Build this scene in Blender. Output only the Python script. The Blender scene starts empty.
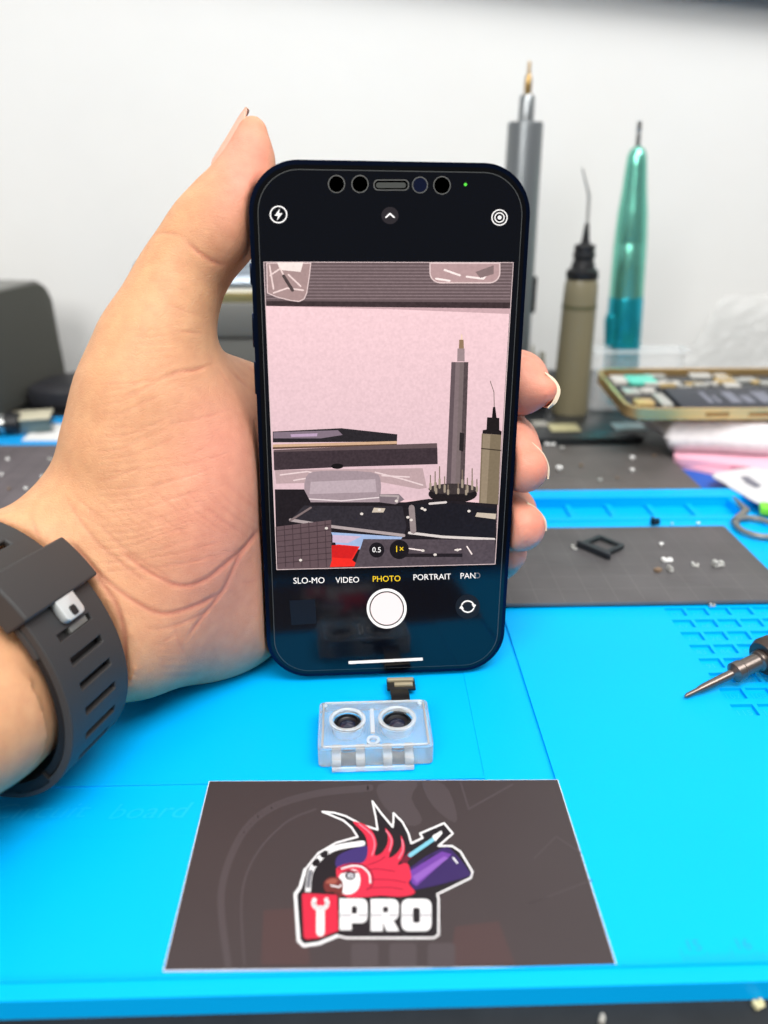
import bpy, bmesh, math, random
import numpy as np
from mathutils import Vector, Matrix, Euler
from mathutils.geometry import tessellate_polygon

random.seed(4)
SC = bpy.context.scene
COL = SC.collection
R = math.radians

# ------------------------------------------------------------------ camera
FPX, CAMH, PITCH, YAW = 800.0, 0.1435, R(23.45), R(1.6)
FWD = Vector((math.sin(YAW) * math.cos(PITCH), math.cos(YAW) * math.cos(PITCH), -math.sin(PITCH)))
RGT = Vector((math.cos(YAW), -math.sin(YAW), 0))
UPV = RGT.cross(FWD)
CP = Vector((0, 0, CAMH))
cam_d = bpy.data.cameras.new('camera')
cam_d.sensor_fit = 'VERTICAL'; cam_d.sensor_height = 36.0; cam_d.lens = FPX / 1024 * 36
cam_d.clip_start = 0.005; cam_d.clip_end = 20
cam_d.dof.use_dof = True; cam_d.dof.focus_distance = 0.222; cam_d.dof.aperture_fstop = 9.0
cam = bpy.data.objects.new('camera', cam_d); COL.objects.link(cam)
cam.matrix_world = Matrix.Translation(CP) @ Matrix((RGT, UPV, -FWD)).transposed().to_4x4()
SC.camera = cam
SC.view_settings.view_transform = 'Standard'; SC.view_settings.look = 'None'
SC.view_settings.gamma = 1; SC.view_settings.use_curve_mapping = False

def ray(px, py):
    return FWD + RGT * ((px - 384) / FPX) + UPV * ((512 - py) / FPX)
def W(px, py, d):                       # real place at distance d (metres) in front of the lens
    return CP + ray(px, py) * d
def P(px, py, z=0.0):                   # real place on a level surface at height z
    r = ray(px, py); return CP + r * ((z - CP.z) / r.z)
def PY(px, py, y):                      # real place on the upright plane at distance y
    r = ray(px, py); return CP + r * (y / r.y)

# ------------------------------------------------------------------ materials
def lin(c):
    c = c / 255.0
    return c / 12.92 if c <= 0.04045 else ((c + 0.055) / 1.055) ** 2.4
def rgb(r, g, b): return (lin(r), lin(g), lin(b), 1)
MATS = {}
def mat(name, col, rough=0.5, metal=0.0, spec=0.5, noise=0.0, nscale=200.0, bump=0.0, bscale=800.0, trans=0.0,
        alpha=1.0, emit=None, estr=1.0, sss=0.0, coat=0.0, ior=1.45):
    if name in MATS: return MATS[name]
    m = bpy.data.materials.new(name); m.use_nodes = True
    nt = m.node_tree; b = nt.nodes['Principled BSDF']
    b.inputs['Base Color'].default_value = col
    b.inputs['Roughness'].default_value = rough
    b.inputs['Metallic'].default_value = metal
    b.inputs['Specular IOR Level'].default_value = spec
    b.inputs['IOR'].default_value = ior
    b.inputs['Transmission Weight'].default_value = trans
    b.inputs['Alpha'].default_value = alpha
    b.inputs['Coat Weight'].default_value = coat
    b.inputs['Coat Roughness'].default_value = 0.05
    if sss:
        b.inputs['Subsurface Weight'].default_value = sss
        b.inputs['Subsurface Scale'].default_value = 0.002
        b.inputs['Subsurface Radius'].default_value = (1.0, 0.4, 0.25)
    if emit:
        b.inputs['Emission Color'].default_value = emit
        b.inputs['Emission Strength'].default_value = estr
    if noise or bump:
        tc = nt.nodes.new('ShaderNodeTexCoord')
    if noise:
        n = nt.nodes.new('ShaderNodeTexNoise'); n.inputs['Scale'].default_value = nscale; n.inputs['Detail'].default_value = 4
        nt.links.new(tc.outputs['Object'], n.inputs['Vector'])
        mx = nt.nodes.new('ShaderNodeMix'); mx.data_type = 'RGBA'
        mx.inputs['A'].default_value = tuple(max(0, c * (1 - noise)) for c in col[:3]) + (1,)
        mx.inputs['B'].default_value = tuple(min(1, c * (1 + noise)) for c in col[:3]) + (1,)
        nt.links.new(n.outputs['Fac'], mx.inputs['Factor'])
        nt.links.new(mx.outputs['Result'], b.inputs['Base Color'])
    if bump:
        n2 = nt.nodes.new('ShaderNodeTexNoise'); n2.inputs['Scale'].default_value = bscale; n2.inputs['Detail'].default_value = 5
        nt.links.new(tc.outputs['Object'], n2.inputs['Vector'])
        bp = nt.nodes.new('ShaderNodeBump'); bp.inputs['Strength'].default_value = bump; bp.inputs['Distance'].default_value = 0.0005
        nt.links.new(n2.outputs['Fac'], bp.inputs['Height'])
        nt.links.new(bp.outputs['Normal'], b.inputs['Normal'])
    MATS[name] = m
    return m
def glow(name, col, s=1.0):             # pixels of the lit screen
    new = 'screen_' + name not in MATS
    m = mat('screen_' + name, (0, 0, 0, 1), 0.3, spec=0.2, emit=col, estr=s)
    if new and name.startswith('v_'):    # camera grain
        nt = m.node_tree; tc = nt.nodes.new('ShaderNodeTexCoord'); nz = nt.nodes.new('ShaderNodeTexNoise'); nz.inputs['Scale'].default_value = 1400; nz.inputs['Detail'].default_value = 4
        mx = nt.nodes.new('ShaderNodeMix'); mx.data_type = 'RGBA'; d = 0.5 if max(col[:3]) < .1 else .16
        mx.inputs['A'].default_value = tuple(c * (1 - d) for c in col[:3]) + (1,); mx.inputs['B'].default_value = tuple(c * (1 + d) for c in col[:3]) + (1,)
        nt.links.new(tc.outputs['Object'], nz.inputs['Vector']); nt.links.new(nz.outputs['Fac'], mx.inputs['Factor']); nt.links.new(mx.outputs['Result'], nt.nodes['Principled BSDF'].inputs['Emission Color'])
    return m

# ------------------------------------------------------------------ mesh helpers
def new_mesh(name, bm, mats=None, smooth=True, angle=35):
    bmesh.ops.recalc_face_normals(bm, faces=bm.faces[:])
    if smooth:
        for f in bm.faces: f.smooth = True
        for e in bm.edges:
            if len(e.link_faces) == 2 and e.calc_face_angle(0) > R(angle): e.smooth = False
    me = bpy.data.meshes.new(name); bm.to_mesh(me); bm.free()
    for m in (mats if isinstance(mats, (list, tuple)) else [mats]):
        if m: me.materials.append(m)
    return me
def obj(name, bm, mats, parent=None, loc=None, rot=None, smooth=True, angle=35):
    me = bm if isinstance(bm, bpy.types.Mesh) else new_mesh(name, bm, mats, smooth, angle)
    o = bpy.data.objects.new(name, me); COL.objects.link(o)
    if loc is not None: o.location = loc
    if rot is not None: o.rotation_euler = rot
    if parent: o.parent = parent
    return o
def tag(o, label, cat, group=None, kind=None):
    o['label'] = label; o['category'] = cat
    if group: o['group'] = group
    if kind: o['kind'] = kind
    return o
def thing(name, label, cat, loc=(0, 0, 0), rot=(0, 0, 0), group=None):
    o = bpy.data.objects.new(name, None); COL.objects.link(o)
    o.empty_display_size = 0.01
    o.location = loc; o.rotation_euler = rot
    return tag(o, label, cat, group)
def struct(name, bm, m, **k):
    o = obj(name, bm, m, **k); o['kind'] = 'structure'; return o
def dup(root, loc, rot=None, label=None, group=None):
    r = root.copy(); COL.objects.link(r); r.location = loc
    if rot is not None: r.rotation_euler = rot
    if label: r['label'] = label
    if group: r['group'] = group
    for ch in list(root.children):
        c = ch.copy(); COL.objects.link(c); c.parent = r
        for g in ch.children:
            d = g.copy(); COL.objects.link(d); d.parent = c
    return r

def box(bm, x0, x1, y0, y1, z0, z1, bev=0.0, seg=2, M=None):
    t = bmesh.new()
    vs = [t.verts.new((x, y, z)) for z in (z0, z1) for (x, y) in ((x0, y0), (x1, y0), (x1, y1), (x0, y1))]
    for q in ((3, 2, 1, 0), (4, 5, 6, 7), (0, 1, 5, 4), (1, 2, 6, 5), (2, 3, 7, 6), (3, 0, 4, 7)):
        t.faces.new([vs[i] for i in q])
    if bev: bmesh.ops.bevel(t, geom=t.edges[:], offset=bev, segments=seg, affect='EDGES', profile=0.5)
    merge(bm, t, M); return bm
def merge(bm, t, M=None, mi=None):
    if M is not None: bmesh.ops.transform(t, matrix=M, verts=t.verts[:])
    if mi is not None:
        for f in t.faces: f.material_index = mi
    me = bpy.data.meshes.new('tmp'); t.to_mesh(me); t.free(); bm.from_mesh(me); bpy.data.meshes.remove(me)
def prism(bm, pts, h0, h1, bev=0.0, seg=2, M=None, mi=None):   # outline in XY raised from h0 to h1
    t = bmesh.new()
    lo = [t.verts.new((x, y, h0)) for x, y in pts]; hi = [t.verts.new((x, y, h1)) for x, y in pts]
    n = len(pts)
    t.faces.new(lo[::-1]); top = t.faces.new(hi)
    for i in range(n): t.faces.new((lo[i], lo[(i + 1) % n], hi[(i + 1) % n], hi[i]))
    if bev:
        es = [e for e in t.edges if abs(e.verts[0].co.z - e.verts[1].co.z) < 1e-7]
        bmesh.ops.bevel(t, geom=es, offset=bev, segments=seg, affect='EDGES', profile=0.5)
    merge(bm, t, M, mi); return bm
def lathe(bm, prof, n=40, M=None, mi=None, cap=True):           # prof: (radius, z) turned about Z
    t = bmesh.new(); rings = []
    for r, z in prof:
        rings.append([t.verts.new((r * math.cos(2 * math.pi * i / n), r * math.sin(2 * math.pi * i / n), z)) for i in range(n)])
    for a, b in zip(rings, rings[1:]):
        for i in range(n): t.faces.new((a[i], a[(i + 1) % n], b[(i + 1) % n], b[i]))
    if cap:
        t.faces.new(rings[0][::-1]); t.faces.new(rings[-1])
    merge(bm, t, M, mi); return bm
def tube(bm, pts, rad, n=10, M=None, mi=None):
    pts = [Vector(p) for p in pts]
    rad = rad if isinstance(rad, (list, tuple)) else [rad] * len(pts)
    t = bmesh.new(); rings = []; u = None
    for i, p in enumerate(pts):
        d = (pts[min(i + 1, len(pts) - 1)] - pts[max(i - 1, 0)]).normalized()
        if u is None:
            u = d.orthogonal().normalized()
        else:
            u = (u - d * u.dot(d)).normalized()
        v = d.cross(u)
        rings.append([t.verts.new(p + (u * math.cos(2 * math.pi * k / n) + v * math.sin(2 * math.pi * k / n)) * rad[i]) for k in range(n)])
    for a, b in zip(rings, rings[1:]):
        for i in range(n): t.faces.new((a[i], a[(i + 1) % n], b[(i + 1) % n], b[i]))
    t.faces.new(rings[0][::-1]); t.faces.new(rings[-1])
    merge(bm, t, M, mi); return bm
def rrect(x0, x1, y0, y1, r, n=8):
    pts = []
    for cx, cy, a in ((x1 - r, y1 - r, 0), (x0 + r, y1 - r, 90), (x0 + r, y0 + r, 180), (x1 - r, y0 + r, 270)):
        for k in range(n + 1):
            t = R(a + 90 * k / n); pts.append((cx + r * math.cos(t), cy + r * math.sin(t)))
    return pts
def ell(cx, cy, rx, ry=None, n=28, a0=0, a1=360):
    ry = rx if ry is None else ry
    full = abs(a1 - a0) >= 360
    m = n if full else n + 1
    return [(cx + rx * math.cos(R(a0 + (a1 - a0) * k / n)), cy + ry * math.sin(R(a0 + (a1 - a0) * k / n))) for k in range(m)]
def curve_pts(pts, n=6, closed=False):  # Catmull-Rom through the points
    out = []; L = len(pts)
    rng = range(L) if closed else range(L - 1)
    for i in rng:
        g = lambda k: Vector(pts[k % L] if closed else pts[min(max(k, 0), L - 1)])
        p0, p1, p2, p3 = g(i - 1), g(i), g(i + 1), g(i + 2)
        for s in range(n):
            t = s / n
            out.append(tuple(0.5 * ((2 * p1) + (p2 - p0) * t + (2 * p0 - 5 * p1 + 4 * p2 - p3) * t * t + (3 * p1 - p0 - 3 * p2 + p3) * t ** 3)))
    if not closed: out.append(tuple(pts[-1]))
    return out

# flat printed / lit graphics: shapes drawn on a surface, each a few hundredths of a millimetre above the last
class Art:
    def __init__(s, fn, step=2e-5):      # fn(u, v, layer_height) -> point on the surface
        s.bm = bmesh.new(); s.fn = fn; s.mats = []; s.k = 1; s.step = step
    def mi(s, m):
        if m not in s.mats: s.mats.append(m)
        return s.mats.index(m)
    def poly(s, pts, m, layer=None):
        h = s.step * (s.k if layer is None else layer)
        if layer is None: s.k += 1
        vs = [s.bm.verts.new(s.fn(p[0], p[1], h)) for p in pts]
        for t in tessellate_polygon([[Vector((p[0], p[1], 0)) for p in pts]]):
            try: f = s.bm.faces.new([vs[i] for i in t]); f.material_index = s.mi(m)
            except ValueError: pass
    def quad(s, x0, y0, x1, y1, m): s.poly([(x0, y0), (x1, y0), (x1, y1), (x0, y1)], m)
    def stroke(s, pts, w, m, closed=False):
        L = len(pts); h = s.step * s.k; s.k += 1
        q = [Vector((p[0], p[1])) for p in pts]
        rng = range(L if closed else L - 1)
        for i in rng:
            a, b = q[i], q[(i + 1) % L]
            if (b - a).length < 1e-9: continue
            d = (b - a).normalized(); n = Vector((-d.y, d.x)) * w / 2
            vs = [s.bm.verts.new(s.fn(c.x, c.y, h + i * 1e-8)) for c in (a + n, b + n, b - n, a - n)]
            f = s.bm.faces.new(vs); f.material_index = s.mi(m)
        for i in range(L):
            vs = [s.bm.verts.new(s.fn(q[i].x + w / 2 * math.cos(R(a)), q[i].y + w / 2 * math.sin(R(a)), h + 5e-7 + i * 1e-8)) for a in range(0, 360, 45)]
            f = s.bm.faces.new(vs); f.material_index = s.mi(m)
    def text(s, body, cx, cy, size, m, shear=0, sx=1.0, bold=0.0, up=-1, rot=0, align='CENTER'):
        cu = bpy.data.curves.new('t', 'FONT'); cu.body = body; cu.size = 1; cu.shear = shear
        cu.align_x = align; cu.align_y = 'CENTER'; cu.offset = bold; cu.resolution_u = 3
        o = bpy.data.objects.new('t', cu); COL.objects.link(o)
        dg = bpy.context.evaluated_depsgraph_get(); me = bpy.data.meshes.new_from_object(o.evaluated_get(dg))
        h = s.step * s.k; s.k += 1
        c, sn = math.cos(rot), math.sin(rot)
        vs = []
        for v in me.vertices:
            X, Y = v.co.x * size * sx, v.co.y * size * up
            vs.append(s.bm.verts.new(s.fn(cx + X * c - Y * sn, cy + X * sn + Y * c, h)))
        for p in me.polygons:
            try: f = s.bm.faces.new([vs[i] for i in p.vertices]); f.material_index = s.mi(m)
            except ValueError: pass
        bpy.data.objects.remove(o); bpy.data.curves.remove(cu); bpy.data.meshes.remove(me)
    def make(s, name, parent=None):
        me = bpy.data.meshes.new(name); s.bm.to_mesh(me); s.bm.free()
        for m in s.mats: me.materials.append(m)
        o = bpy.data.objects.new(name, me); COL.objects.link(o)
        if parent: o.parent = parent
        return o
# ------------------------------------------------------------------ light
w = bpy.data.worlds.new('world'); SC.world = w; w.use_nodes = True
nt = w.node_tree; bg = nt.nodes['Background']            # a lit room: pale ahead and above, dim behind the photographer
tc = nt.nodes.new('ShaderNodeTexCoord'); sp = nt.nodes.new('ShaderNodeSeparateXYZ'); mr = nt.nodes.new('ShaderNodeMapRange')
mr.interpolation_type = 'SMOOTHSTEP'; mr.inputs['From Min'].default_value = -0.75; mr.inputs['From Max'].default_value = 0.25
mr.inputs['To Min'].default_value = 0.10; mr.inputs['To Max'].default_value = 0.75
nt.links.new(tc.outputs['Generated'], sp.inputs[0]); nt.links.new(sp.outputs['Y'], mr.inputs['Value']); nt.links.new(mr.outputs['Result'], bg.inputs[1])
bg.inputs[0].default_value = (0.98, 0.99, 1.0, 1)
def area(name, loc, target, sx, sy, power, col=(1, 1, 1)):
    l = bpy.data.lights.new(name, 'AREA'); l.shape = 'RECTANGLE'; l.size = sx; l.size_y = sy; l.energy = power; l.color = col
    o = bpy.data.objects.new(name, l); COL.objects.link(o); o.location = loc
    o.rotation_euler = (Vector(target) - Vector(loc)).to_track_quat('-Z', 'Y').to_euler(); return o
area('ceiling_and_fill_light', (0.30, -0.20, 1.15), (0.05, 0.45, 0.08), 1.1, 0.6, 17, (1, 0.99, 0.97))
area('ceiling_and_fill_light', (-0.5, -0.9, 0.9), (0, 0.6, 0.15), 0.8, 0.6, 11, (1, 0.98, 0.95))  # soft frontal fill, added to brighten the wall; not a lamp of the room
SC.view_settings.exposure = 0.35

# ------------------------------------------------------------------ setting
DZ = -0.0045                                            # desk level; the blue mat's surface is z = 0
M_wall = mat('wall_paint', rgb(226, 226, 224), 0.85, spec=0.2, noise=0.02, nscale=25, bump=0.35, bscale=90)
bm = bmesh.new(); box(bm, -1.2, 1.4, 0.62, 0.66, DZ - 0.02, 0.75)
struct('wall_back', bm, M_wall)
bm = bmesh.new(); box(bm, -1.2, 1.4, -1.6, 0.66, -0.80, -0.77)
struct('floor', bm, mat('floor_grey', rgb(120, 118, 114), 0.7, noise=.1, nscale=8))
M_desk = mat('desk_top', rgb(27, 29, 31), 0.5, spec=.3, noise=0.5, nscale=120)
bm = bmesh.new(); box(bm, -0.9, 1.0, -0.12, 0.6195, DZ - 0.022, DZ, 0.001)
tag(obj('workbench', bm, M_desk), 'dark grey speckled workbench top under the blue mat and everything else', 'desk')
M_shelf = mat('shelf_grey', rgb(96, 92, 90), 0.6, noise=0.08, nscale=60)
M_shelfd = mat('shelf_edge_dark', rgb(38, 34, 34), 0.5)
sh = thing('wall_shelf', 'dark ribbed shelf on the wall along the top edge', 'shelf', (0.1, 0.62, 0.2605), (0, R(4.6), 0))
bm = bmesh.new(); box(bm, -0.9, 1.1, -0.016, 0, 0, 0.05, 0.001)
for k in range(11): box(bm, -0.9, 1.1, -0.018, -0.016, 0.003 + k * 0.0042, 0.0052 + k * 0.0042)
obj('shelf_body', bm, M_shelf, sh)
bm = bmesh.new(); box(bm, -0.9, 1.1, -0.020, -0.0182, -0.001, 0.052, 0.0005)
obj('front_lip', bm, M_shelfd, sh)

# ------------------------------------------------------------------ blue silicone mat
M_blue = mat('blue_silicone', (0.0, 0.385, 0.84, 1), 0.45, spec=0.12, noise=0.02, nscale=40, bump=0.06, bscale=1500)
M_blue_line = mat('blue_silicone_line', (0.0, 0.28, 0.68, 1), 0.5)
def tiles(xs, ys, hf, zb):              # stepped sheet: hf(i, j) gives the height of each cell
    bm = bmesh.new()
    nx, ny = len(xs) - 1, len(ys) - 1
    H = [[hf((xs[i] + xs[i + 1]) / 2, (ys[j] + ys[j + 1]) / 2) for j in range(ny)] for i in range(nx)]
    H[0][0] = H[0][0]
    V = {}
    def v(x, y, z):
        k = (round(x, 6), round(y, 6), round(z, 6))
        if k not in V: V[k] = bm.verts.new((x, y, z))
        return V[k]
    def f(*a):
        try: bm.faces.new(a)
        except ValueError: pass
    for i in range(nx):
        for j in range(ny):
            h = H[i][j]; a, b, c, d = xs[i], xs[i + 1], ys[j], ys[j + 1]
            f(v(a, c, h), v(b, c, h), v(b, d, h), v(a, d, h))
            h2 = H[i + 1][j] if i + 1 < nx else zb
            if h2 != h: f(v(b, c, h), v(b, d, h), v(b, d, h2), v(b, c, h2))
            h2 = H[i][j + 1] if j + 1 < ny else zb
            if h2 != h: f(v(a, d, h), v(b, d, h), v(b, d, h2), v(a, d, h2))
            if i == 0: f(v(a, c, h), v(a, d, h), v(a, d, zb), v(a, c, zb))
            if j == 0: f(v(a, c, h), v(b, c, h), v(b, c, zb), v(a, c, zb))
    f(v(xs[0], ys[0], zb), v(xs[-1], ys[0], zb), v(xs[-1], ys[-1], zb), v(xs[0], ys[-1], zb))
    return bm
MX0, MX1 = -0.235, 0.27
yF0 = P(384, 1010, DZ).y; yF1 = P(384, 975).y           # outer front edge and inner edge of the front rim
yT0, yT1, yB = P(384, 520).y, P(384, 503).y, P(384, 495).y
xG = P(520, 672).x                                       # long groove right of the phone
xR = P(473, 720).x; yR = P(473, 779).y; yL = P(60, 838).y
w0x, w0y, pit = P(669, 616).x, P(669, 608).y, 0.00785    # numbered wells
WELLS = [(w0x + c * pit, w0y - r * pit) for r in range(8) for c in range(11)]
xs = {MX0, MX1, MX0 + 0.006, MX1 - 0.006, xG - 0.0005, xG + 0.0005, xR}
ys = {yF0, yF0 + 0.0035, yF1, yT0, yT1, yB, yR, yR + 0.0006, yL}
for c in range(11): xs |= {w0x + c * pit, w0x + c * pit + 0.0066}
for r in range(8): ys |= {w0y - r * pit, w0y - r * pit - 0.0052}
divs = [P(x, 512).x for x in (571, 613, 655, 697)]
divs = [divs[0] - k * (divs[1] - divs[0]) for k in range(14, 0, -1)] + divs
divs = [d for d in divs if d > MX0 + 0.02]
xT1 = P(741, 512).x
for d in divs: xs |= {d, d + 0.003}
xs |= {xT1, xT1 + 0.004, xT1 + 0.03, MX0 + 0.012}
ys |= {0.318, 0.30, 0.283}
xs, ys = sorted(xs), sorted(ys)
def mh(x, y):
    if y < yF0 + 0.0035: return 0.0007
    if y < yF1: return 0.0014
    if y > yB - 0.0: return 0.0015
    if x < MX0 + 0.006 or x > MX1 - 0.006: return 0.0014
    if yT0 < y < yT1:
        if x < MX0 + 0.012: return 0.0
        if x < xT1:
            for d in divs:
                if d < x < d + 0.003: return -0.0019
            return -0.0034
        if xT1 + 0.004 < x < xT1 + 0.03: return -0.0034
        return 0.0005
    if y > yT1: return 0.0015
    if y > yT0 - 0.006 and y <= yT0: return 0.0005
    if xT1 + 0.004 < x < xT1 + 0.03 and 0.283 < y < 0.318: return -0.003 if y > 0.30 else -0.002
    if xG - 0.0005 < x < xG + 0.0005 and y < w0y: return -0.0008
    for wx, wy in WELLS:
        if wx < x < wx + 0.0066 and wy - 0.0052 < y < wy: return -0.0011
    if x < xR:
        if yR < y < yR + 0.0006: return 0.0003
        if y > yR: return -0.0002
        if y > yL: return -0.00025
    return 0.0
me = new_mesh('repair_mat', tiles(xs, ys, mh, DZ + 0.0001), M_blue, True, 30)
mat_o = bpy.data.objects.new('repair_mat', me); COL.objects.link(mat_o)
tag(mat_o, 'bright blue silicone repair mat with parts trays covering the bench', 'mat')
md = mat_o.modifiers.new('b', 'BEVEL'); md.width = 0.00035; md.segments = 2; md.limit_method = 'ANGLE'
art = Art(lambda u, v, h: P(u, v, -0.00012) + Vector((0, 0, 0)) if False else Vector((u, v, -0.0002 + h)))
M_emb = mat('embossed_blue', (0.0, 0.42, 0.86, 1), 0.4)
for wd, cx_, ww in (('Circuit', 36, 1.18), ('board', 147, 1.10)):
    c0 = P(cx_, 811); art.text(wd, c0.x, c0.y, 0.0072, M_emb, shear=0.35, sx=ww, up=1)
art.make('raised_lettering', mat_o)
art = Art(lambda u, v, h: Vector((u, v, -0.00105 + h)))
for i, (wx, wy) in enumerate(WELLS):
    art.k = 1; r, c = divmod(i, 11)
    art.text(str(59 + r * 8 + c), wx + 0.0033, wy - 0.0028, 0.0034, M_emb, up=1)
art.make('well_numbers', mat_o)
art = Art(lambda u, v, h: Vector((u, v, 0.00002 + h)))
for k in range(120):                                     # moulded ruler along the front right
    x = 0.062 + k * 0.001; art.k = 1
    art.poly([(x, yF1 + 0.0012), (x + 0.0002, yF1 + 0.0012), (x + 0.0002, yF1 + (0.0045 if k % 10 == 0 else 0.0032 if k % 5 == 0 else 0.0024)), (x, yF1 + 0.0028)], M_blue_line)
    if k % 10 == 0: art.text(str(15 + k // 10), x + 0.003, yF1 + 0.0045, 0.0035, M_blue_line, up=1)
art.make('ruler_marks', mat_o)

# ------------------------------------------------------------------ dark magnetic pads
def pad_mat(name, c, c2, sc, w_=0.012):
    m = bpy.data.materials.new(name); m.use_nodes = True; nt = m.node_tree; b = nt.nodes['Principled BSDF']
    tc = nt.nodes.new('ShaderNodeTexCoord'); mp = nt.nodes.new('ShaderNodeMapping'); mp.inputs['Scale'].default_value = (sc, sc, 0)
    br = nt.nodes.new('ShaderNodeTexBrick'); br.offset = 0; br.inputs['Color1'].default_value = c; br.inputs['Color2'].default_value = c
    br.inputs['Mortar'].default_value = c2; br.inputs['Scale'].default_value = 1; br.inputs['Mortar Size'].default_value = w_
    br.inputs['Brick Width'].default_value = 1; br.inputs['Row Height'].default_value = 1
    nz = nt.nodes.new('ShaderNodeTexNoise'); nz.inputs['Scale'].default_value = 45; nz.inputs['Detail'].default_value = 6
    mx = nt.nodes.new('ShaderNodeMix'); mx.data_type = 'RGBA'; mx.blend_type = 'OVERLAY'; mx.inputs['Factor'].default_value = 0.35
    for a, z in ((tc.outputs['Object'], mp.inputs['Vector']), (mp.outputs['Vector'], br.inputs['Vector']), (tc.outputs['Object'], nz.inputs['Vector']),
                 (br.outputs['Color'], mx.inputs['A']), (nz.outputs['Fac'], mx.inputs['B']), (mx.outputs['Result'], b.inputs['Base Color'])): nt.links.new(a, z)
    b.inputs['Roughness'].default_value = 0.5; b.inputs['Specular IOR Level'].default_value = 0.35
    return m
M_pad = pad_mat('magnet_pad', rgb(82, 80, 81), rgb(98, 96, 96), 105)
M_pad2 = pad_mat('magnet_pad_back', rgb(88, 84, 82), rgb(100, 97, 95), 60, 0.008)
M_pad3 = pad_mat('magnet_pad_left', rgb(96, 89, 92), rgb(70, 66, 70), 95, 0.02)
PADT = 0.0016
def pad(name, x0, x1, y0, y1, z, m, label):
    bm = bmesh.new(); prism(bm, rrect(0, x1 - x0, 0, y1 - y0, 0.001, 4), 0, PADT, 0.0003)
    return tag(obj(name, bm, m, loc=(x0, y0, z)), label, 'magnetic pad')
a, b = P(500, 605, PADT), P(724, 527, PADT)
pad('magnetic_pad', -0.015, b.x, a.y, b.y, 0.0005 + 0.0002, M_pad, 'dark grey gridded magnetic pad right of the phone, holding tiny screws and the card tray')
a, b = P(712, 495, 0.002), P(600, 444, 0.002)
pad('magnetic_pad', -0.01, a.x, a.y + 0.001, b.y, DZ + 0.004, M_pad2, 'brownish black pad scattered with screws behind the mat trays, beside the pink boxes')
b = P(40, 447, 0.002); a = P(40, 560, 0.002)
pad('magnetic_pad', -0.26, -0.10, a.y, b.y, 0.0016, M_pad3, 'dark plum pad with fine square grid behind the wrist')
# ------------------------------------------------------------------ phone
PW, PH, PT, PR = 0.0714, 0.1434, 0.0076, 0.0125
PHONE_ROT = Euler((-R(5.1), R(0.9), R(3.2)))
PHONE_LOC = Vector((0.0063, 0.2075, 0.0012))
PM = Matrix.Translation(PHONE_LOC) @ PHONE_ROT.to_matrix().to_4x4(); PMI = PM.inverted()
phone = thing('smartphone', 'dark blue smartphone held upright by the hand, screen showing a camera view', 'smartphone', PHONE_LOC, PHONE_ROT)
XZ = Matrix(((1, 0, 0, 0), (0, 0, 1, 0), (0, 1, 0, 0), (0, 0, 0, 1)))   # outline (x, z) raised along y
M_navy = mat('navy_metal', rgb(13, 25, 50), 0.25, metal=0.8)
M_glass = mat('black_glass', rgb(5, 7, 14), 0.10, spec=0.6)
M_prot = mat('protector_edge', rgb(70, 72, 72), 0.25)
M_bezel = mat('bezel_black', rgb(4, 4, 6), 0.12)
bm = bmesh.new(); prism(bm, rrect(-PW / 2, PW / 2, 0, PH, PR, 14), -PT / 2, PT / 2, 0.0009, 3, M=XZ)
obj('body', bm, M_navy, phone)
bm = bmesh.new(); prism(bm, rrect(-PW / 2 + 0.0011, PW / 2 - 0.0011, 0.0011, PH - 0.0011, PR - 0.001, 14), -PT / 2 - 0.0004, -PT / 2 + 0.0002, 0.0002, 2, M=XZ)
obj('bezel', bm, M_bezel, phone)
i_ = 0.0024
ring_o, ring_i = rrect(-PW / 2 + i_ - 0.00022, PW / 2 - i_ + 0.00022, i_ - 0.00022, PH - i_ + 0.00022, PR - 0.002, 14), rrect(-PW / 2 + i_, PW / 2 - i_, i_, PH - i_, PR - 0.0022, 14)
bm = bmesh.new(); prism(bm, ring_o, -PT / 2 - 0.0007, -PT / 2 - 0.0003, M=XZ)
obj('protector_rim', bm, M_prot, phone)
FY = -PT / 2 - 0.0008
bm = bmesh.new(); prism(bm, ring_i, FY, -PT / 2 - 0.0003, M=XZ)
obj('screen_glass', bm, M_glass, phone)
for (z0, z1) in ((0.1135, 0.119), (0.0975, 0.1065), (0.085, 0.094)):
    bm = bmesh.new(); box(bm, -PW / 2 - 0.0006, -PW / 2 + 0.001, -0.0014, 0.0014, z0, z1, 0.0004)
    obj('side_button', bm, M_navy, phone)
# camera bump on the back
bm = bmesh.new(); prism(bm, rrect(0.004, 0.031, PH - 0.034, PH - 0.006, 0.007, 8), PT / 2 - 0.0005, PT / 2 + 0.0015, 0.0005, M=XZ)
obj('camera_bump', bm, M_navy, phone)

def S(px, py, h=0.0):                   # where the sight line meets the phone's front, in phone coordinates
    o = PMI @ CP; d = PMI.to_3x3() @ ray(px, py)
    t = (FY - h - o.y) / d.y
    return o + d * t
_c, _dx = S(385, 400), S(386, 400)
SPX = (_dx - _c).length
def scr(u, v, h):
    p = S(u, v); return Vector((p.x, FY - h, p.z))
WHT = glow('white', (1, 0.97, 0.95, 1), 0.95); YEL = glow('yellow', rgb(255, 214, 40), 0.9); GRY = glow('grey', rgb(150, 150, 155), 0.6)
DKG = glow('dark_grey', rgb(48, 44, 48), 0.8); RIM = mat('hole_rim', rgb(88, 88, 85), 0.5); HOLE = mat('hole_black', rgb(0, 0, 0), 0.9, spec=0.0)
GRN = glow('green', rgb(90, 220, 70), 1.0); BLK = glow('black', rgb(4, 4, 5), 1.0)
def ST(x): return x
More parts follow.
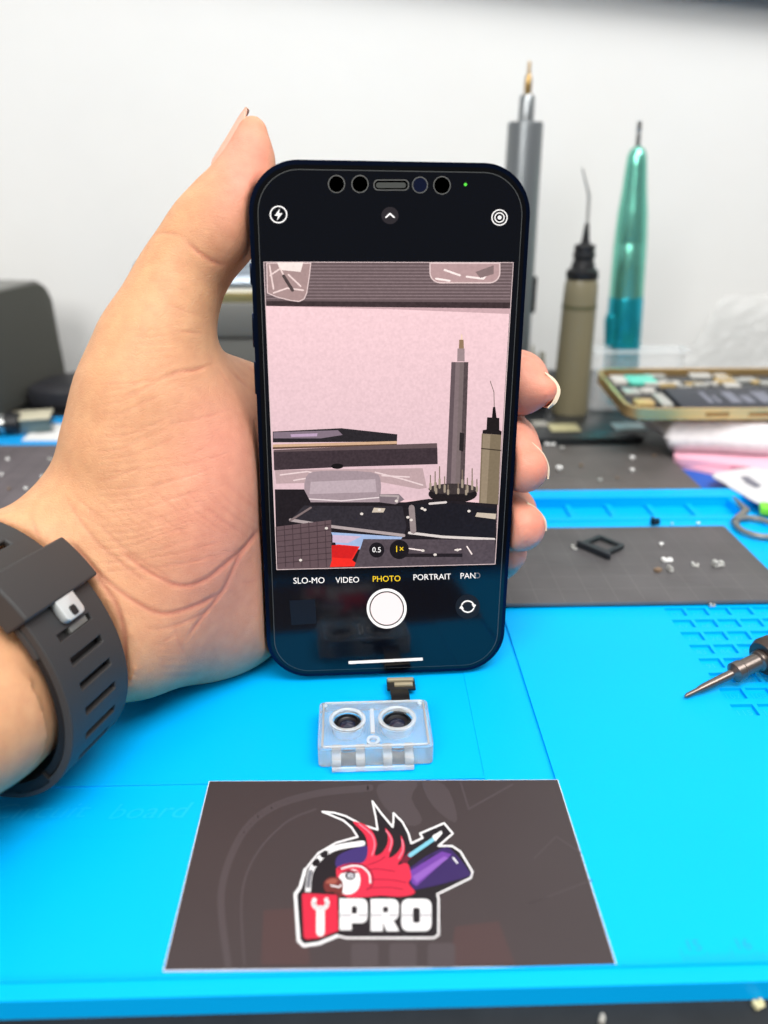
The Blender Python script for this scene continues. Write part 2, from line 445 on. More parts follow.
# sensors cut in the protector
a = Art(scr)
for x, y, r in ((336.5, 184, 8.6), (360, 184, 8.6), (420, 185, 8), (442, 185.3, 8.8)):
    a.k = 1; a.poly(ell(x, y, r, r * 1.05), RIM); a.poly(ell(x, y, r - 1.0, r * 1.05 - 1.0), HOLE if x != 420 else mat('lens_blue', rgb(10, 16, 38), 0.1))
a.make('sensor_holes', phone)
a = Art(scr); a.poly(rrect(373.5, 409, 179.5, 190.5, 4.5), RIM); a.poly(rrect(374.5, 408, 180.5, 189.5, 4), HOLE)
a.poly(rrect(376, 406, 182.5, 188, 2.6), mat('speaker_mesh', rgb(58, 60, 56), 0.7)); a.make('earpiece', phone)
a = Art(scr); a.poly(ell(465.5, 184.5, 1.6), GRN); a.make('indicator_light', phone)
a = Art(scr); a.stroke(ell(278.5, 214.5, 8.2, n=30), 1.3, WHT, closed=True)
a.poly([(279.8, 208.5), (274.6, 215.8), (278.0, 215.8), (277, 220.6), (282.5, 213.2), (279.0, 213.2)], WHT); a.make('flash_icon', phone)
a = Art(scr); a.poly(ell(390, 215.5, 8.6), DKG); a.stroke([(386, 217.3), (390, 213.6), (394, 217.3)], 1.6, WHT); a.make('menu_arrow', phone)
a = Art(scr)
for r in (7.6, 4.6): a.stroke(ell(499.5, 217.5, r, n=30), 1.1, WHT, closed=True)
a.poly(ell(499.5, 217.5, 2), WHT); a.make('live_icon', phone)

# the picture on the lit screen
def A_(u, v): return (260 + u * 0.33854, 255 + v * 0.33854)      # measured on two enlarged views
def B_(u, v): return (260 + u * 0.33854, 400 + v * 0.33854)
V = Art(scr, 8e-6)
def C(n, r, g, b): return glow('v_' + n, rgb(r, g, b), 1.0)
CL, CR = (264, 262), (512.5, 262.5)
pk = [C('pink_a', 222, 186, 190), C('pink_b', 232, 198, 202), C('pink_c', 214, 176, 181)]
frame = [(264, 262), (512.5, 262.5), (494.5, 563), (277, 568.5)]
def edgeL(y): return 264 + (y - 262) / 306.5 * 13
def edgeR(y): return 512.5 - (y - 262.5) / 300.5 * 18
V.poly(frame, pk[0])
def vgrad(y0, y1, n, c0, c1, x0=None, x1=None, nm='g'):
    for k in range(n):
        ya, yb = y0 + (y1 - y0) * k / n, y0 + (y1 - y0) * (k + 1) / n; t = k / max(1, n - 1)
        m = C('%s%d' % (nm, k), *[c0[i] + (c1[i] - c0[i]) * t for i in range(3)])
        xa0, xa1 = (edgeL(ya) if x0 is None else x0), (edgeR(ya) if x1 is None else x1)
        xb0, xb1 = (edgeL(yb) if x0 is None else x0), (edgeR(yb) if x1 is None else x1)
        V.poly([(xa0, ya), (xa1, ya), (xb1, yb), (xb0, yb)], m, layer=2)
vgrad(304, 500, 16, (228, 192, 196), (206, 176, 182), nm='wall')
# ribbed shelf band
V.k = 4
V.poly([(264, 262), (512.5, 262.5), (510.6, 307), (265.8, 305)], C('rib', 98, 82, 84))
V.poly([(265.7, 301), (510.8, 302.5), (510.4, 308.5), (265.9, 306)], C('ribd', 58, 46, 48))
V.poly([(265.9, 306), (510.4, 308.5), (510.2, 314), (400, 309.5)], C('shsh', 190, 156, 160))
for k in range(11):
    V.k = 7; y = 265.5 + k * 3.3; V.stroke([(edgeL(y) + 0.6, y), (edgeR(y) - 0.6, y + 0.4)], 0.9, C('ribl', 132, 114, 116))
V.k = 8
# plastic bags hanging from it
b1 = [A_(20, 22), A_(150, 22), A_(146, 60), A_(138, 112), A_(130, 130), A_(116, 137), A_(90, 134), A_(50, 124), A_(22, 112)]
V.poly([(max(x, edgeL(y) + .4), max(y, 262.8)) for x, y in b1], C('bag', 158, 132, 130)); V.stroke([(max(x, edgeL(y) + 1), max(y, 263.2)) for x, y in b1], 1.0, C('bage', 214, 190, 188), True)
V.poly([A_(*p) for p in ((50, 22), (128, 22), (120, 50), (60, 44))], C('tagw', 230, 214, 208))
for q in (((30, 60), (60, 40), (90, 100)), ((40, 112), (80, 98), (128, 104)), ((84, 58), (120, 92)), ((28, 30), (40, 100))):
    V.stroke([A_(*p) for p in q], 1.6, C('bagh', 224, 200, 196))
V.stroke([A_(70, 62), A_(96, 104)], 3.2, C('bagd', 74, 62, 62))
b2 = [A_(*p) for p in rrect(502, 708, -10, 82, 30, 5)]
V.poly([(x, max(y, 262.8)) for x, y in b2], C('bag2', 172, 142, 142)); V.stroke([(x, max(y, 263.2)) for x, y in b2], 1.2, C('bage', 214, 190, 188), True)
for q in (((545, 44), (590, 60)), ((610, 64), (660, 70), (680, 40)), ((520, 70), (560, 76))): V.stroke([A_(*p) for p in q], 2.0, C('bagh2', 236, 220, 216))
V.poly([A_(*p) for p in ((636, 50), (690, 30), (690, 56), (650, 68))], C('bagd2', 126, 106, 106))
# electric pen in its bit stand
V.poly([A_(594, 234), A_(597, 234), A_(599, 262), A_(592, 262)], C('tipp', 226, 196, 170))
V.poly([A_(588, 250), A_(601, 250), A_(602, 276), A_(587, 276)], C('tipb', 138, 112, 88))
V.poly([A_(583, 276), A_(604, 276), A_(604, 314), A_(582, 314)], C('pen_hi', 146, 126, 128))
for k, (t0, t1) in enumerate(((0, .25), (.25, .5), (.5, .75), (.75, 1))):
    xa = lambda t: 565 + 50 * t; xb = lambda t: 549 + 54 * t
    c = ((92, 78, 82), (120, 104, 106), (112, 98, 98), (78, 66, 68))[k]
    V.poly([A_(xa(t0), 316), A_(xa(t1), 316), B_(xb(t1), 262), B_(xb(t0), 262)], C('pen%d' % k, *c), layer=V.k)
V.k += 1
V.poly([B_(590, 95), B_(603, 98), B_(600, 152), B_(588, 148)], C('pen_btn', 40, 34, 36))
V.poly([B_(x, y) for x, y in ell(569, 277, 72, 27)], C('stand', 30, 25, 27)); V.poly([B_(x, y) for x, y in ell(569, 262, 72, 16)], C('stand_t', 58, 50, 50))
for x, h, y in ((503, 40, 262), (517, 55, 266), (530, 62, 258), (545, 44, 270), (520, 30, 274), (612, 40, 270), (597, 50, 256), (626, 60, 262), (640, 34, 268), (585, 30, 274), (555, 26, 276), (608, 26, 277)):
    V.stroke([B_(x, y), B_(x, y - h)], 1.1, C('bit', 120, 104, 92)); V.stroke([B_(x, y), B_(x, y - h * .4)], 2.2, C('bitb', 150, 136, 120))
# flux bottle
V.stroke([A_(679, 372), A_(690, 404), A_(691, 448)], 0.8, C('ndl', 120, 104, 100))
V.poly([A_(687, 448), A_(694, 448), B_(698, 52), B_(684, 52)], C('cap', 24, 20, 22))
V.poly([B_(670, 50), B_(706, 52), B_(706, 88), B_(713, 92), B_(712, 102), B_(656, 98), B_(657, 88), B_(668, 86)], C('cap2', 30, 25, 26))
V.poly([B_(654, 98), B_(712, 102), B_(702, 308), B_(646, 306)], C('flux', 118, 104, 84)); V.poly([B_(658, 100), B_(680, 101), B_(668, 306), B_(650, 306)], C('flux2', 140, 124, 104))
V.stroke([B_(653, 142), B_(711, 148)], 1.1, C('fluxl', 60, 50, 40))
# stack of boxes
V.poly([B_(44, 206), B_(480, 200), B_(492, 258), B_(470, 262), B_(340, 238), B_(48, 246)], C('wrap', 176, 150, 152))
for q in (((60, 220), (140, 210), (200, 224)), ((340, 212), (420, 232), (480, 250)), ((100, 236), (160, 226)), ((360, 222), (440, 226))): V.stroke([B_(*p) for p in q], 1.4, C('wraph', 216, 194, 194))
V.poly([B_(38, 92), B_(240, 82), B_(405, 100), B_(404, 122), B_(38, 124)], C('lid', 40, 36, 40)); V.poly([B_(40, 94), B_(230, 88), B_(244, 102), B_(180, 112), B_(40, 112)], C('lidg', 122, 106, 118))
V.poly([B_(90, 100), B_(170, 97), B_(168, 106), B_(92, 108)], C('lidp', 176, 150, 176))
V.poly([B_(38, 130), B_(404, 120), B_(404, 130), B_(38, 144)], C('gold', 196, 160, 130)); V.poly([B_(38, 138), B_(404, 128), B_(404, 132), B_(38, 144)], C('goldd', 90, 66, 54))
V.poly([B_(40, 146), B_(404, 130), B_(522, 126), B_(523, 146), B_(40, 156)], C('boxt', 92, 76, 78)); V.poly([B_(40, 152), B_(523, 140), B_(524, 188), B_(250, 196), B_(42, 206)], C('boxf', 58, 47, 52))
V.poly([B_(x, y) for x, y in ell(228, 194, 18, 8)], C('notch', 22, 18, 20))
V.poly([B_(x, y) for x, y in curve_pts([(136, 226), (180, 208), (330, 212), (356, 240), (352, 290), (330, 312), (160, 312), (134, 290)], 3, True)], C('tub', 152, 134, 140))
V.poly([B_(150, 240), B_(340, 232), B_(344, 270), B_(146, 276)], C('tubi', 176, 158, 164)); V.stroke([B_(136, 290), B_(240, 296), B_(352, 286)], 1.2, C('tubl', 214, 198, 200))
V.stroke([B_(138, 302), B_(240, 310), B_(340, 304)], 1.0, C('tubl', 214, 198, 200))
# dismantled phones on the bench
V.poly([B_(44, 262), B_(130, 262), B_(150, 300), B_(430, 300), B_(498, 290), B_(700, 306), (494.5, 563), (277, 568.5)], C('deskd', 32, 27, 31))
V.poly([B_(130, 310), B_(420, 312), B_(432, 372), B_(424, 398), B_(215, 372), B_(90, 352)], C('pcb', 46, 42, 48)); V.stroke([B_(90, 352), B_(215, 372), B_(424, 398)], 3, C('edgew', 164, 150, 150))
V.stroke([B_(90, 354), B_(150, 316)], 2, C('edgeg', 120, 104, 104)); V.poly([B_(336, 316), B_(370, 318), B_(364, 330), B_(330, 330)], C('lbl', 190, 176, 160))
V.poly([B_(352, 276), B_(410, 276), B_(426, 292), B_(400, 306), B_(352, 300)], C('blob', 120, 106, 112)); V.stroke([B_(356, 280), B_(408, 282), B_(404, 300)], 2.0, C('edgew', 164, 150, 150))
V.poly([B_(434, 308), B_(560, 302), B_(696, 318), B_(690, 408), B_(440, 390)], C('pcb2', 28, 26, 32)); V.stroke([B_(440, 390), B_(540, 402), B_(690, 409)], 2.6, C('edgew2', 206, 196, 192))
V.stroke([B_(447, 316), B_(452, 384)], 6, C('flex', 138, 124, 124)); V.poly([B_(640, 330), B_(696, 334), B_(694, 350), B_(634, 342)], C('lbl', 190, 176, 160)); V.stroke([B_(500, 304), B_(548, 300)], 2.2, C('edgew2', 206, 196, 192))
for (x, y) in ((478, 318), (486, 322), (436, 344), (446, 352), (300, 334), (352, 322), (402, 296), (616, 326)): V.poly([B_(*p) for p in ell(x, y, 5, 4, 8)], C('spk', 214, 204, 196), layer=V.k)
V.k += 1
# pads, red tray, blue bits
V.poly([B_(210, 388), B_(420, 402), B_(400, 436), B_(230, 440)], C('cyn', 150, 170, 206)); V.poly([B_(214, 396), B_(300, 400), B_(260, 420), B_(214, 418)], C('lav', 190, 168, 190))
V.poly([B_(180, 436), B_(230, 424), B_(294, 430), B_(272, 470), (360, 565.3), (318, 566.6)], C('red', 226, 42, 34)); V.poly([B_(212, 426), B_(290, 430), B_(270, 466), B_(206, 462)], C('red2', 196, 30, 30))
V.poly([B_(46, 372), B_(210, 352), B_(212, 470), B_(206, 492), (277, 568.2)], C('padl', 92, 74, 78))
for k in range(7):
    V.stroke([B_(48 + k * 24, 371 - k * 3), B_(52 + k * 24, 490)], 0.7, C('padll', 62, 48, 52)); V.k -= 1
    V.stroke([B_(46, 384 + k * 16), B_(210, 364 + k * 17)], 0.7, C('padll', 62, 48, 52)); V.k -= 1
V.k += 1
V.poly([B_(305, 408), B_(692, 410), (494.5, 563), (354, 566.3)], C('padr', 78, 68, 74))
V.quad(400, 552.5, 462, 556, C('slot', 34, 28, 32))
for q in (((440, 436), (482, 442)), ((610, 430), (624, 452)), ((575, 440), (592, 438))): V.stroke([B_(*p) for p in q], 1.3, C('bagh2', 236, 220, 216))
for (x, y) in ((516, 454), (582, 440), (480, 442), (196, 376), (120, 470)): V.poly([B_(*p) for p in ell(x, y, 5, 4, 8)], C('spk', 214, 204, 196), layer=V.k)
V.k += 1
V.poly(ell(376.5, 549, 7.6), C('zb', 26, 22, 26)); V.text('0.5', 376.5, 549, 7.4, WHT, bold=0.0)
V.poly(ell(399, 548.5, 9.6), C('zb', 26, 22, 26)); V.text('1×', 399, 548.3, 9.0, YEL, bold=0.0)
V.stroke([(x, y) for x, y in frame], 0.7, C('frm', 206, 184, 184), True)
V.make('camera_view', phone)

a = Art(scr)
a.text('SLO-MO', 309, 580.8, 8.6, WHT, bold=0.0, rot=R(-1.0)); a.make('mode_text', phone)
for s_, x, y, m in (('VIDEO', 347.5, 580.2, WHT), ('PHOTO', 386.5, 579, YEL), ('PORTRAIT', 432, 577.2, WHT), ('PAN', 468.0, 576.0, WHT), ('O', 477.3, 575.8, GRY)):
    a = Art(scr); a.text(s_, x, y, 8.2, m, bold=0.0, rot=R(-1.4)); a.make('mode_text', phone)
a = Art(scr); a.poly(ell(386.7, 608.5, 20, n=48), WHT); a.poly(ell(386.7, 608.5, 17.4, n=48), BLK); a.poly(ell(386.7, 608.5, 16.2, n=48), glow('shutter', (1, 0.84, 0.84, 1), 0.9)); a.make('shutter_button', phone)
a = Art(scr); a.poly(ell(467.7, 606.5, 12.2, n=36), glow('flipbg', rgb(26, 28, 34), 1.0)); a.stroke(ell(467.7, 606.5, 6.2, 5.6, 14, 200, 345), 1.3, WHT); a.stroke(ell(467.7, 606.5, 6.2, 5.6, 14, 20, 165), 1.3, WHT)
a.poly([(471.6, 604.2), (476.2, 604.6), (474.0, 608.2)], WHT); a.poly([(463.8, 608.8), (459.2, 608.4), (461.4, 604.8)], WHT); a.make('flip_camera_button', phone)
a = Art(scr); a.poly([(289.5, 600.5), (315, 599.3), (316.5, 623.5), (291.5, 625)], glow('thumb', rgb(20, 26, 36), 1.0)); a.make('photo_thumbnail', phone)
a = Art(scr); a.poly([(348.5, 661.2), (422.5, 657.6), (422.8, 660.4), (348.8, 664)], WHT); a.make('home_indicator', phone)
# ------------------------------------------------------------------ the hand: one continuous surface grown from a field of soft limbs
def surface_nets(F, org, h):
    nx, ny, nz = F.shape
    S_ = F < 0
    cnt = np.zeros((nx - 1, ny - 1, nz - 1), np.int8)
    for a in (0, 1):
        for b in (0, 1):
            for c in (0, 1): cnt += S_[a:nx - 1 + a, b:ny - 1 + b, c:nz - 1 + c]
    cell = (cnt > 0) & (cnt < 8)
    ids = -np.ones(cell.shape, np.int64); idx = np.argwhere(cell); ids[cell] = np.arange(len(idx))
    acc = np.zeros((len(idx), 3)); num = np.zeros(len(idx))
    cor = [(a, b, c) for a in (0, 1) for b in (0, 1) for c in (0, 1)]
    vals = {c: F[idx[:, 0] + c[0], idx[:, 1] + c[1], idx[:, 2] + c[2]] for c in cor}
    for c in cor:
        for ax in range(3):
            if c[ax] == 0:
                d = list(c); d[ax] = 1; d = tuple(d)
                f0, f1 = vals[c], vals[d]; m = (f0 < 0) != (f1 < 0)
                t = np.where(m, f0 / np.where(m, f0 - f1, 1), 0)
                p = np.zeros((len(idx), 3)) + np.array(c, float); p[:, ax] += t
                acc[m] += p[m]; num[m] += 1
    V_ = (idx + acc / num[:, None]) * h + org
    faces = []
    for ax in range(3):
        o1, o2 = [a for a in range(3) if a != ax]
        sl0 = [slice(None)] * 3; sl1 = [slice(None)] * 3
        sl0[ax] = slice(0, -1); sl1[ax] = slice(1, None)
        ch = S_[tuple(sl0)] != S_[tuple(sl1)]
        e = np.argwhere(ch)
        ok = (e[:, o1] > 0) & (e[:, o2] > 0) & (e[:, o1] < F.shape[o1] - 1) & (e[:, o2] < F.shape[o2] - 1)
        e = e[ok]; ins = S_[e[:, 0], e[:, 1], e[:, 2]]
        q = []
        for d1, d2 in ((0, 0), (1, 0), (1, 1), (0, 1)):
            c = e.copy(); c[:, o1] -= d1; c[:, o2] -= d2
            q.append(ids[c[:, 0], c[:, 1], c[:, 2]])
        q = np.stack(q, 1)
        flip = ins if ax != 1 else ~ins
        q[flip] = q[flip][:, ::-1]
        faces.append(q)
    return V_, np.concatenate(faces)[:, ::-1]

HV = 0.0011
lo = np.array([-0.215, -0.005, -0.001]); hi = np.array([0.062, 0.300, 0.160])
N = np.ceil((hi - lo) / HV).astype(int)
gx, gy, gz = [(lo[i] + HV * np.arange(N[i])).astype(np.float32) for i in range(3)]
X, Y, Z = gx[:, None, None], gy[None, :, None], gz[None, None, :]
def f_cone(a, ra, b, rb):               # tapered limb between two joints
    a, b = np.array(a, np.float32), np.array(b, np.float32); d = b - a; L2 = float(d @ d)
    t = np.clip(((X - a[0]) * d[0] + (Y - a[1]) * d[1] + (Z - a[2]) * d[2]) / L2, 0, 1)
    return np.sqrt((X - a[0] - t * d[0]) ** 2 + (Y - a[1] - t * d[1]) ** 2 + (Z - a[2] - t * d[2]) ** 2) - (ra + (rb - ra) * t)
def f_ell(c, axes, rr):                 # soft pad of flesh
    c = np.array(c); k = 0
    for ax, r in zip(axes, rr):
        k = k + (((X - c[0]) * ax[0] + (Y - c[1]) * ax[1] + (Z - c[2]) * ax[2]) / r) ** 2
    return (np.sqrt(k) - 1) * min(rr)
def smin(a, b, k):
    h = np.maximum(k - np.abs(a - b), 0) / k
    return np.minimum(a, b) - h * h * k * 0.25
def ball(px, py, d, rpx): return (W(px, py, d), rpx * d / FPX)
def chain(bs, k=0.004):
    F = None
    for (a, ra), (b, rb) in zip(bs, bs[1:]):
        c = f_cone(a, ra, b, rb); F = c if F is None else smin(F, c, k)
    return F
CAX = (np.array(RGT), np.array(UPV), np.array(FWD))
def pad_(px, py, d, rx, ry, rz, rot=0):  # pad facing the lens; rx, ry in picture units, rz metres deep
    c, s = math.cos(R(rot)), math.sin(R(rot))
    ax = (CAX[0] * c - CAX[1] * s, CAX[0] * s + CAX[1] * c, CAX[2])
    return f_ell(W(px, py, d), ax, (rx * d / FPX, ry * d / FPX, rz))

thumb = chain([ball(252.5, 131, .2115, 14.5), ball(250, 160, .2115, 19.5), ball(236, 194, .2120, 29), ball(217, 224, .2130, 36),
               ball(200, 248, .2140, 36), ball(180, 280, .2150, 38), ball(168, 312, .2150, 42), ball(154, 348, .2150, 52), ball(142, 395, .2150, 58), ball(128, 440, .2150, 54)], 0.006)
thumb = smin(thumb, pad_(240, 216, .2090, 25, 44, .0075, 22), 0.006)          # ball of the thumb against the phone's edge
palm = smin(pad_(168, 468, .224, 92, 116, .0220, 0), pad_(150, 535, .224, 90, 104, .0220, -25), 0.012)   # thenar
thumb = smin(thumb, chain([ball(182, 217, .2160, 9), ball(168, 236, .2170, 9)]), .004)
palm = smin(palm, thumb, 0.010)
palm = smin(palm, pad_(200, 592, .2440, 86, 84, .0225, 20), 0.014)              # heel of the hand on the little-finger side
palm = smin(palm, chain([ball(140, 616, .233, 66), ball(222, 600, .252, 60)], 0.01), 0.012)
# palm slab and knuckles behind the phone
slab = chain([ball(200, 440, .243, 66), ball(300, 428, .2655, 40)]); slab = smin(slab, chain([ball(200, 500, .243, 64), ball(300, 490, .2665, 40)]), .008)
slab = smin(slab, chain([ball(200, 560, .246, 62), ball(300, 550, .2690, 38)]), .008); slab = smin(slab, chain([ball(225, 606, .254, 52), ball(300, 600, .2710, 36)]), .008)
slab = smin(slab, chain([ball(168, 400, .226, 52), ball(225, 402, .240, 42), ball(290, 415, .258, 40)]), .010)       # web of the thumb
palm = smin(palm, slab, 0.010)
f1 = chain([ball(300, 428, .2655, 36), ball(400, 398, .2680, 31), ball(497, 380, .2640, 30), ball(517, 382, .2480, 28), ball(522, 387, .2370, 26.5)], .005)
f1 = smin(f1, chain([ball(524, 386, .2350, 27), ball(544, 391, .2310, 14)]), .004)
f2 = chain([ball(300, 490, .2665, 36), ball(400, 462, .2700, 32), ball(490, 446, .2680, 32), ball(503, 447, .2520, 32), ball(508, 452, .2400, 32)], .005)
f2 = smin(f2, chain([ball(508, 460, .2370, 33.5), ball(524, 469, .2320, 24)]), .004)
f3 = chain([ball(300, 550, .2690, 34), ball(400, 526, .2720, 31), ball(488, 515, .2690, 31), ball(506, 514, .2550, 31)], .005)
f3 = smin(f3, chain([ball(506, 520, .2440, 28), ball(521, 527, .2370, 24.5)]), .004)
f4 = chain([ball(300, 600, .2710, 32), ball(400, 578, .2740, 28), ball(484, 562, .2700, 26), ball(497, 555, .2580, 22), ball(508, 553, .2480, 19)], .005)
fing = np.minimum(np.minimum(f1, f2), np.minimum(f3, f4))
F = smin(palm, fing, 0.005)
# wrist and forearm
wr = lambda px, py, d, off, r: (W(px, py, d) + (RGT * .56 - UPV * .83) * off, r)
for off, rs in ((-0.0125, (.0175, .0160, .0165, .020, .025)), (0.0115, (.0185, .0160, .0165, .020, .025))):
    fa = chain([wr(92, 594, .2190, off, rs[0]), wr(18, 624, .2040, off, rs[1]), wr(-46, 666, .1830, off, rs[2])], .006)
    e0 = W(-46, 666, .1830) + (RGT * .56 - UPV * .83) * off
    e1 = e0 + Vector((-.055, -.13, .004)); fa = smin(fa, f_cone(e0, rs[2], e1, rs[3]), .008)
    F = smin(F, fa, 0.014)
del fa, slab, thumb, palm, fing, f1, f2, f3, f4
# the strap presses into the wrist
c1, c2 = W(14, 622, .2045), W(-50, 664, .1830)
w_ax = (c2 - c1).normalized(); w_mj = (RGT * .56 - UPV * .83); w_mj = (w_mj - w_ax * w_mj.dot(w_ax)).normalized(); w_mn = w_ax.cross(w_mj).normalized()
if w_mn.dot(RGT) < 0: w_mn = -w_mn
RA, RB, HW, CZ = .0305, .0212, .0125, .0120
dx, dy, dz = X - c1.x, Y - c1.y, Z - c1.z
ex = (dx * w_mj.x + dy * w_mj.y + dz * w_mj.z - .002) / (RA - .0016); ey = (dx * w_mn.x + dy * w_mn.y + dz * w_mn.z) / (RB - .0016)
es = (np.sqrt(ex * ex + ey * ey) - 1) * RB; eslab = np.abs(dx * w_ax.x + dy * w_ax.y + dz * w_ax.z - CZ) - (HW + .0021)
near = np.sqrt(dx * dx + dy * dy + dz * dz) - .06
F = np.maximum(F, -np.maximum(np.maximum(-es, eslab), near)); del dx, dy, dz, ex, ey, es, eslab, near
# resting on the mat, closed around the phone
F = np.maximum(F, 0.0004 - Z)
m3 = np.array(PMI.to_3x3()); t3 = np.array(PMI.translation)
lx = m3[0, 0] * X + m3[0, 1] * Y + m3[0, 2] * Z + t3[0]
ly = m3[1, 0] * X + m3[1, 1] * Y + m3[1, 2] * Z + t3[1]
lz = m3[2, 0] * X + m3[2, 1] * Y + m3[2, 2] * Z + t3[2]
qx, qz, qy = np.abs(lx) - (PW / 2 - PR), np.abs(lz - PH / 2) - (PH / 2 - PR), np.abs(ly) - PT / 2
d2 = np.sqrt(np.maximum(qx, 0) ** 2 + np.maximum(qz, 0) ** 2) + np.minimum(np.maximum(qx, qz), 0) - PR
ph = np.maximum(d2, qy) - 0.0007
ph = np.minimum(ph, np.maximum(np.maximum(d2 - 0.0007, ly), lz - PH * .74))      # no flesh over the screen
kk = 0.0012; hh = np.maximum(kk - np.abs(F + ph), 0) / kk
F = np.maximum(F, -ph) + hh * hh * kk * .25
del lx, ly, lz, qx, qy, qz, d2, ph
F[0] = F[-1] = 1; F[:, 0] = F[:, -1] = 1; F[:, :, 0] = F[:, :, -1] = 1
vv, ff = surface_nets(F.astype(np.float32), lo, HV)
# keep the largest piece
me = bpy.data.meshes.new('person'); me.from_pydata(vv.tolist(), [], ff.tolist()); me.update()
bm = bmesh.new(); bm.from_mesh(me); bpy.data.meshes.remove(me)
bmesh.ops.recalc_face_normals(bm, faces=bm.faces[:])
seen = set(); best = []
for v0 in bm.verts:
    if v0.index in seen: continue
    st = [v0]; seen.add(v0.index); comp = []
    while st:
        v = st.pop(); comp.append(v)
        for e in v.link_edges:
            u = e.other_vert(v)
            if u.index not in seen: seen.add(u.index); st.append(u)
    if len(comp) > len(best): best = comp
bs = set(v.index for v in best)
bmesh.ops.delete(bm, geom=[v for v in bm.verts if v.index not in bs], context='VERTS')
bmesh.ops.smooth_vert(bm, verts=bm.verts[:], factor=0.5, use_axis_x=True, use_axis_y=True, use_axis_z=True)
me = bpy.data.meshes.new('person'); bm.to_mesh(me); bm.free()
o = bpy.data.objects.new('person', me); COL.objects.link(o)
sm = o.modifiers.new('s', 'SUBSURF'); sm.levels = 1; sm.render_levels = 1
dg = bpy.context.evaluated_depsgraph_get(); me2 = bpy.data.meshes.new_from_object(o.evaluated_get(dg)); o.modifiers.clear(); o.data = me2
# skin folds pressed into the surface
nv = len(me2.vertices); co = np.empty(nv * 3, np.float32); me2.vertices.foreach_get('co', co); co = co.reshape(-1, 3).astype(float)
no = np.empty(nv * 3, np.float32); me2.vertex_normals.foreach_get('vector', no); no = no.reshape(-1, 3).astype(float)
rel = co - np.array(CP); zc = rel @ np.array(FWD)
px = 384 + FPX * (rel @ np.array(RGT)) / zc; py = 512 - FPX * (rel @ np.array(UPV)) / zc
face = np.clip(-(no * rel).sum(1) / np.linalg.norm(rel, axis=1) * 4, 0, 1)
front = (zc < 0.262) * face
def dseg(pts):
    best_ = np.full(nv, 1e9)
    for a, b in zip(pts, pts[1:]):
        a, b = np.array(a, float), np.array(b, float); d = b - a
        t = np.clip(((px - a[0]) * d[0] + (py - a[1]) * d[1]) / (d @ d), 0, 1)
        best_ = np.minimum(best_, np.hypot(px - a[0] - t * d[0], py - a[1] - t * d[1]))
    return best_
FOLDS = [  # (points in the view, half width, depth mm)
    ([(262, 524), (246, 546), (228, 562), (205, 580), (182, 586), (160, 578), (140, 566), (118, 548)], 2.2, .50),
    ([(262, 528), (240, 556), (232, 572), (222, 592), (200, 620), (186, 640)], 1.8, .38),
    ([(70, 540), (92, 566), (118, 590), (150, 610), (172, 613), (200, 604), (222, 592)], 2.2, .50),
    ([(84, 556), (100, 580), (116, 604), (124, 634), (124, 668), (120, 690)], 2.6, .70),
    ([(66, 498), (80, 520), (100, 545), (130, 570), (150, 585)], 1.6, .32),
    ([(96, 520), (120, 545), (150, 566), (175, 580)], 1.5, .28),
    ([(150, 629), (170, 627), (190, 620), (214, 608)], 1.4, .26), ([(158, 650), (166, 640), (182, 630)], 1.3, .2),
    ([(184, 238), (198, 252), (214, 262), (228, 266)], 2.2, .50), ([(152, 234), (170, 233), (186, 238)], 1.8, .28), ([(168, 212), (172, 222)], 2.0, .3),
    ([(160, 380), (178, 372), (196, 370), (212, 364)], 1.9, .36), ([(172, 330), (188, 332), (206, 334)], 1.5, .26), ([(165, 303), (182, 310), (200, 316), (206, 322)], 1.3, .16),
    ([(228, 368), (240, 380), (254, 392)], 1.6, .28), ([(214, 362), (222, 374), (234, 392)], 1.4, .2), ([(240, 362), (250, 368), (258, 378)], 1.4, .26),
    ([(262, 576), (252, 582), (236, 582)], 1.3, .2), ([(30, 512), (36, 530), (42, 545)], 1.6, .3),
    ([(188, 660), (178, 640), (172, 618)], 1.3, .18), ([(540, 374), (536, 392), (524, 408)], .01, 0)]
rn = random.Random(5)
for k in range(26):                      # fine cross-hatched lines over the base of the thumb
    y = 372 + k * 7.5; x = 88 + rn.random() * 14; L_ = 60 + rn.random() * 90
    FOLDS.append(([(x, y + 12), (x + L_ * .35, y + 7 + rn.random() * 4), (x + L_ * .7, y - 3 + rn.random() * 5), (x + L_, y - 12)], 1.0, .10 + rn.random() * .07))
for k in range(22):
    x = 62 + k * 8.5; y = 488 + rn.random() * 12 - k * .6; L_ = 40 + rn.random() * 40
    FOLDS.append(([(x, y), (x + L_ * .3, y + L_ * .32), (x + L_ * .8, y + L_ * .68)], 1.0, .10 + rn.random() * .10))
for k in range(9): FOLDS.append(([(118 + k * 6, 326 + k * 9), (150 + k * 4, 330 + k * 7), (184, 322 + k * 8)], 1.0, .07 + rn.random() * .05))
for k in range(8): FOLDS.append(([(140 + k * 4, 268 + k * 8), (165 + k * 2, 262 + k * 9), (196, 268 + k * 8)], 1.0, .05 + rn.random() * .05))
for k in range(9): FOLDS.append(([(132 + k * 3, 600 + k * 9), (140 + k * 4, 612 + k * 8), (146 + k * 8, 618 + k * 7)], 1.1, .08 + rn.random() * .08))
disp = np.zeros(nv); fold = np.zeros(nv)
for pts, w_, dp in FOLDS:
    if dp == 0: continue
    pts = curve_pts(pts, 4); L = len(pts)
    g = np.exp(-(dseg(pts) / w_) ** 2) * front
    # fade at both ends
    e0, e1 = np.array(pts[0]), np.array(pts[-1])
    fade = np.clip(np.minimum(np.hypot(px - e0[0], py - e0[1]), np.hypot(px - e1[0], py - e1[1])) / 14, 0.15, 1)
    disp -= g * fade * dp * 0.58e-3; fold = np.maximum(fold, g * fade * min(1, dp * 2.0))
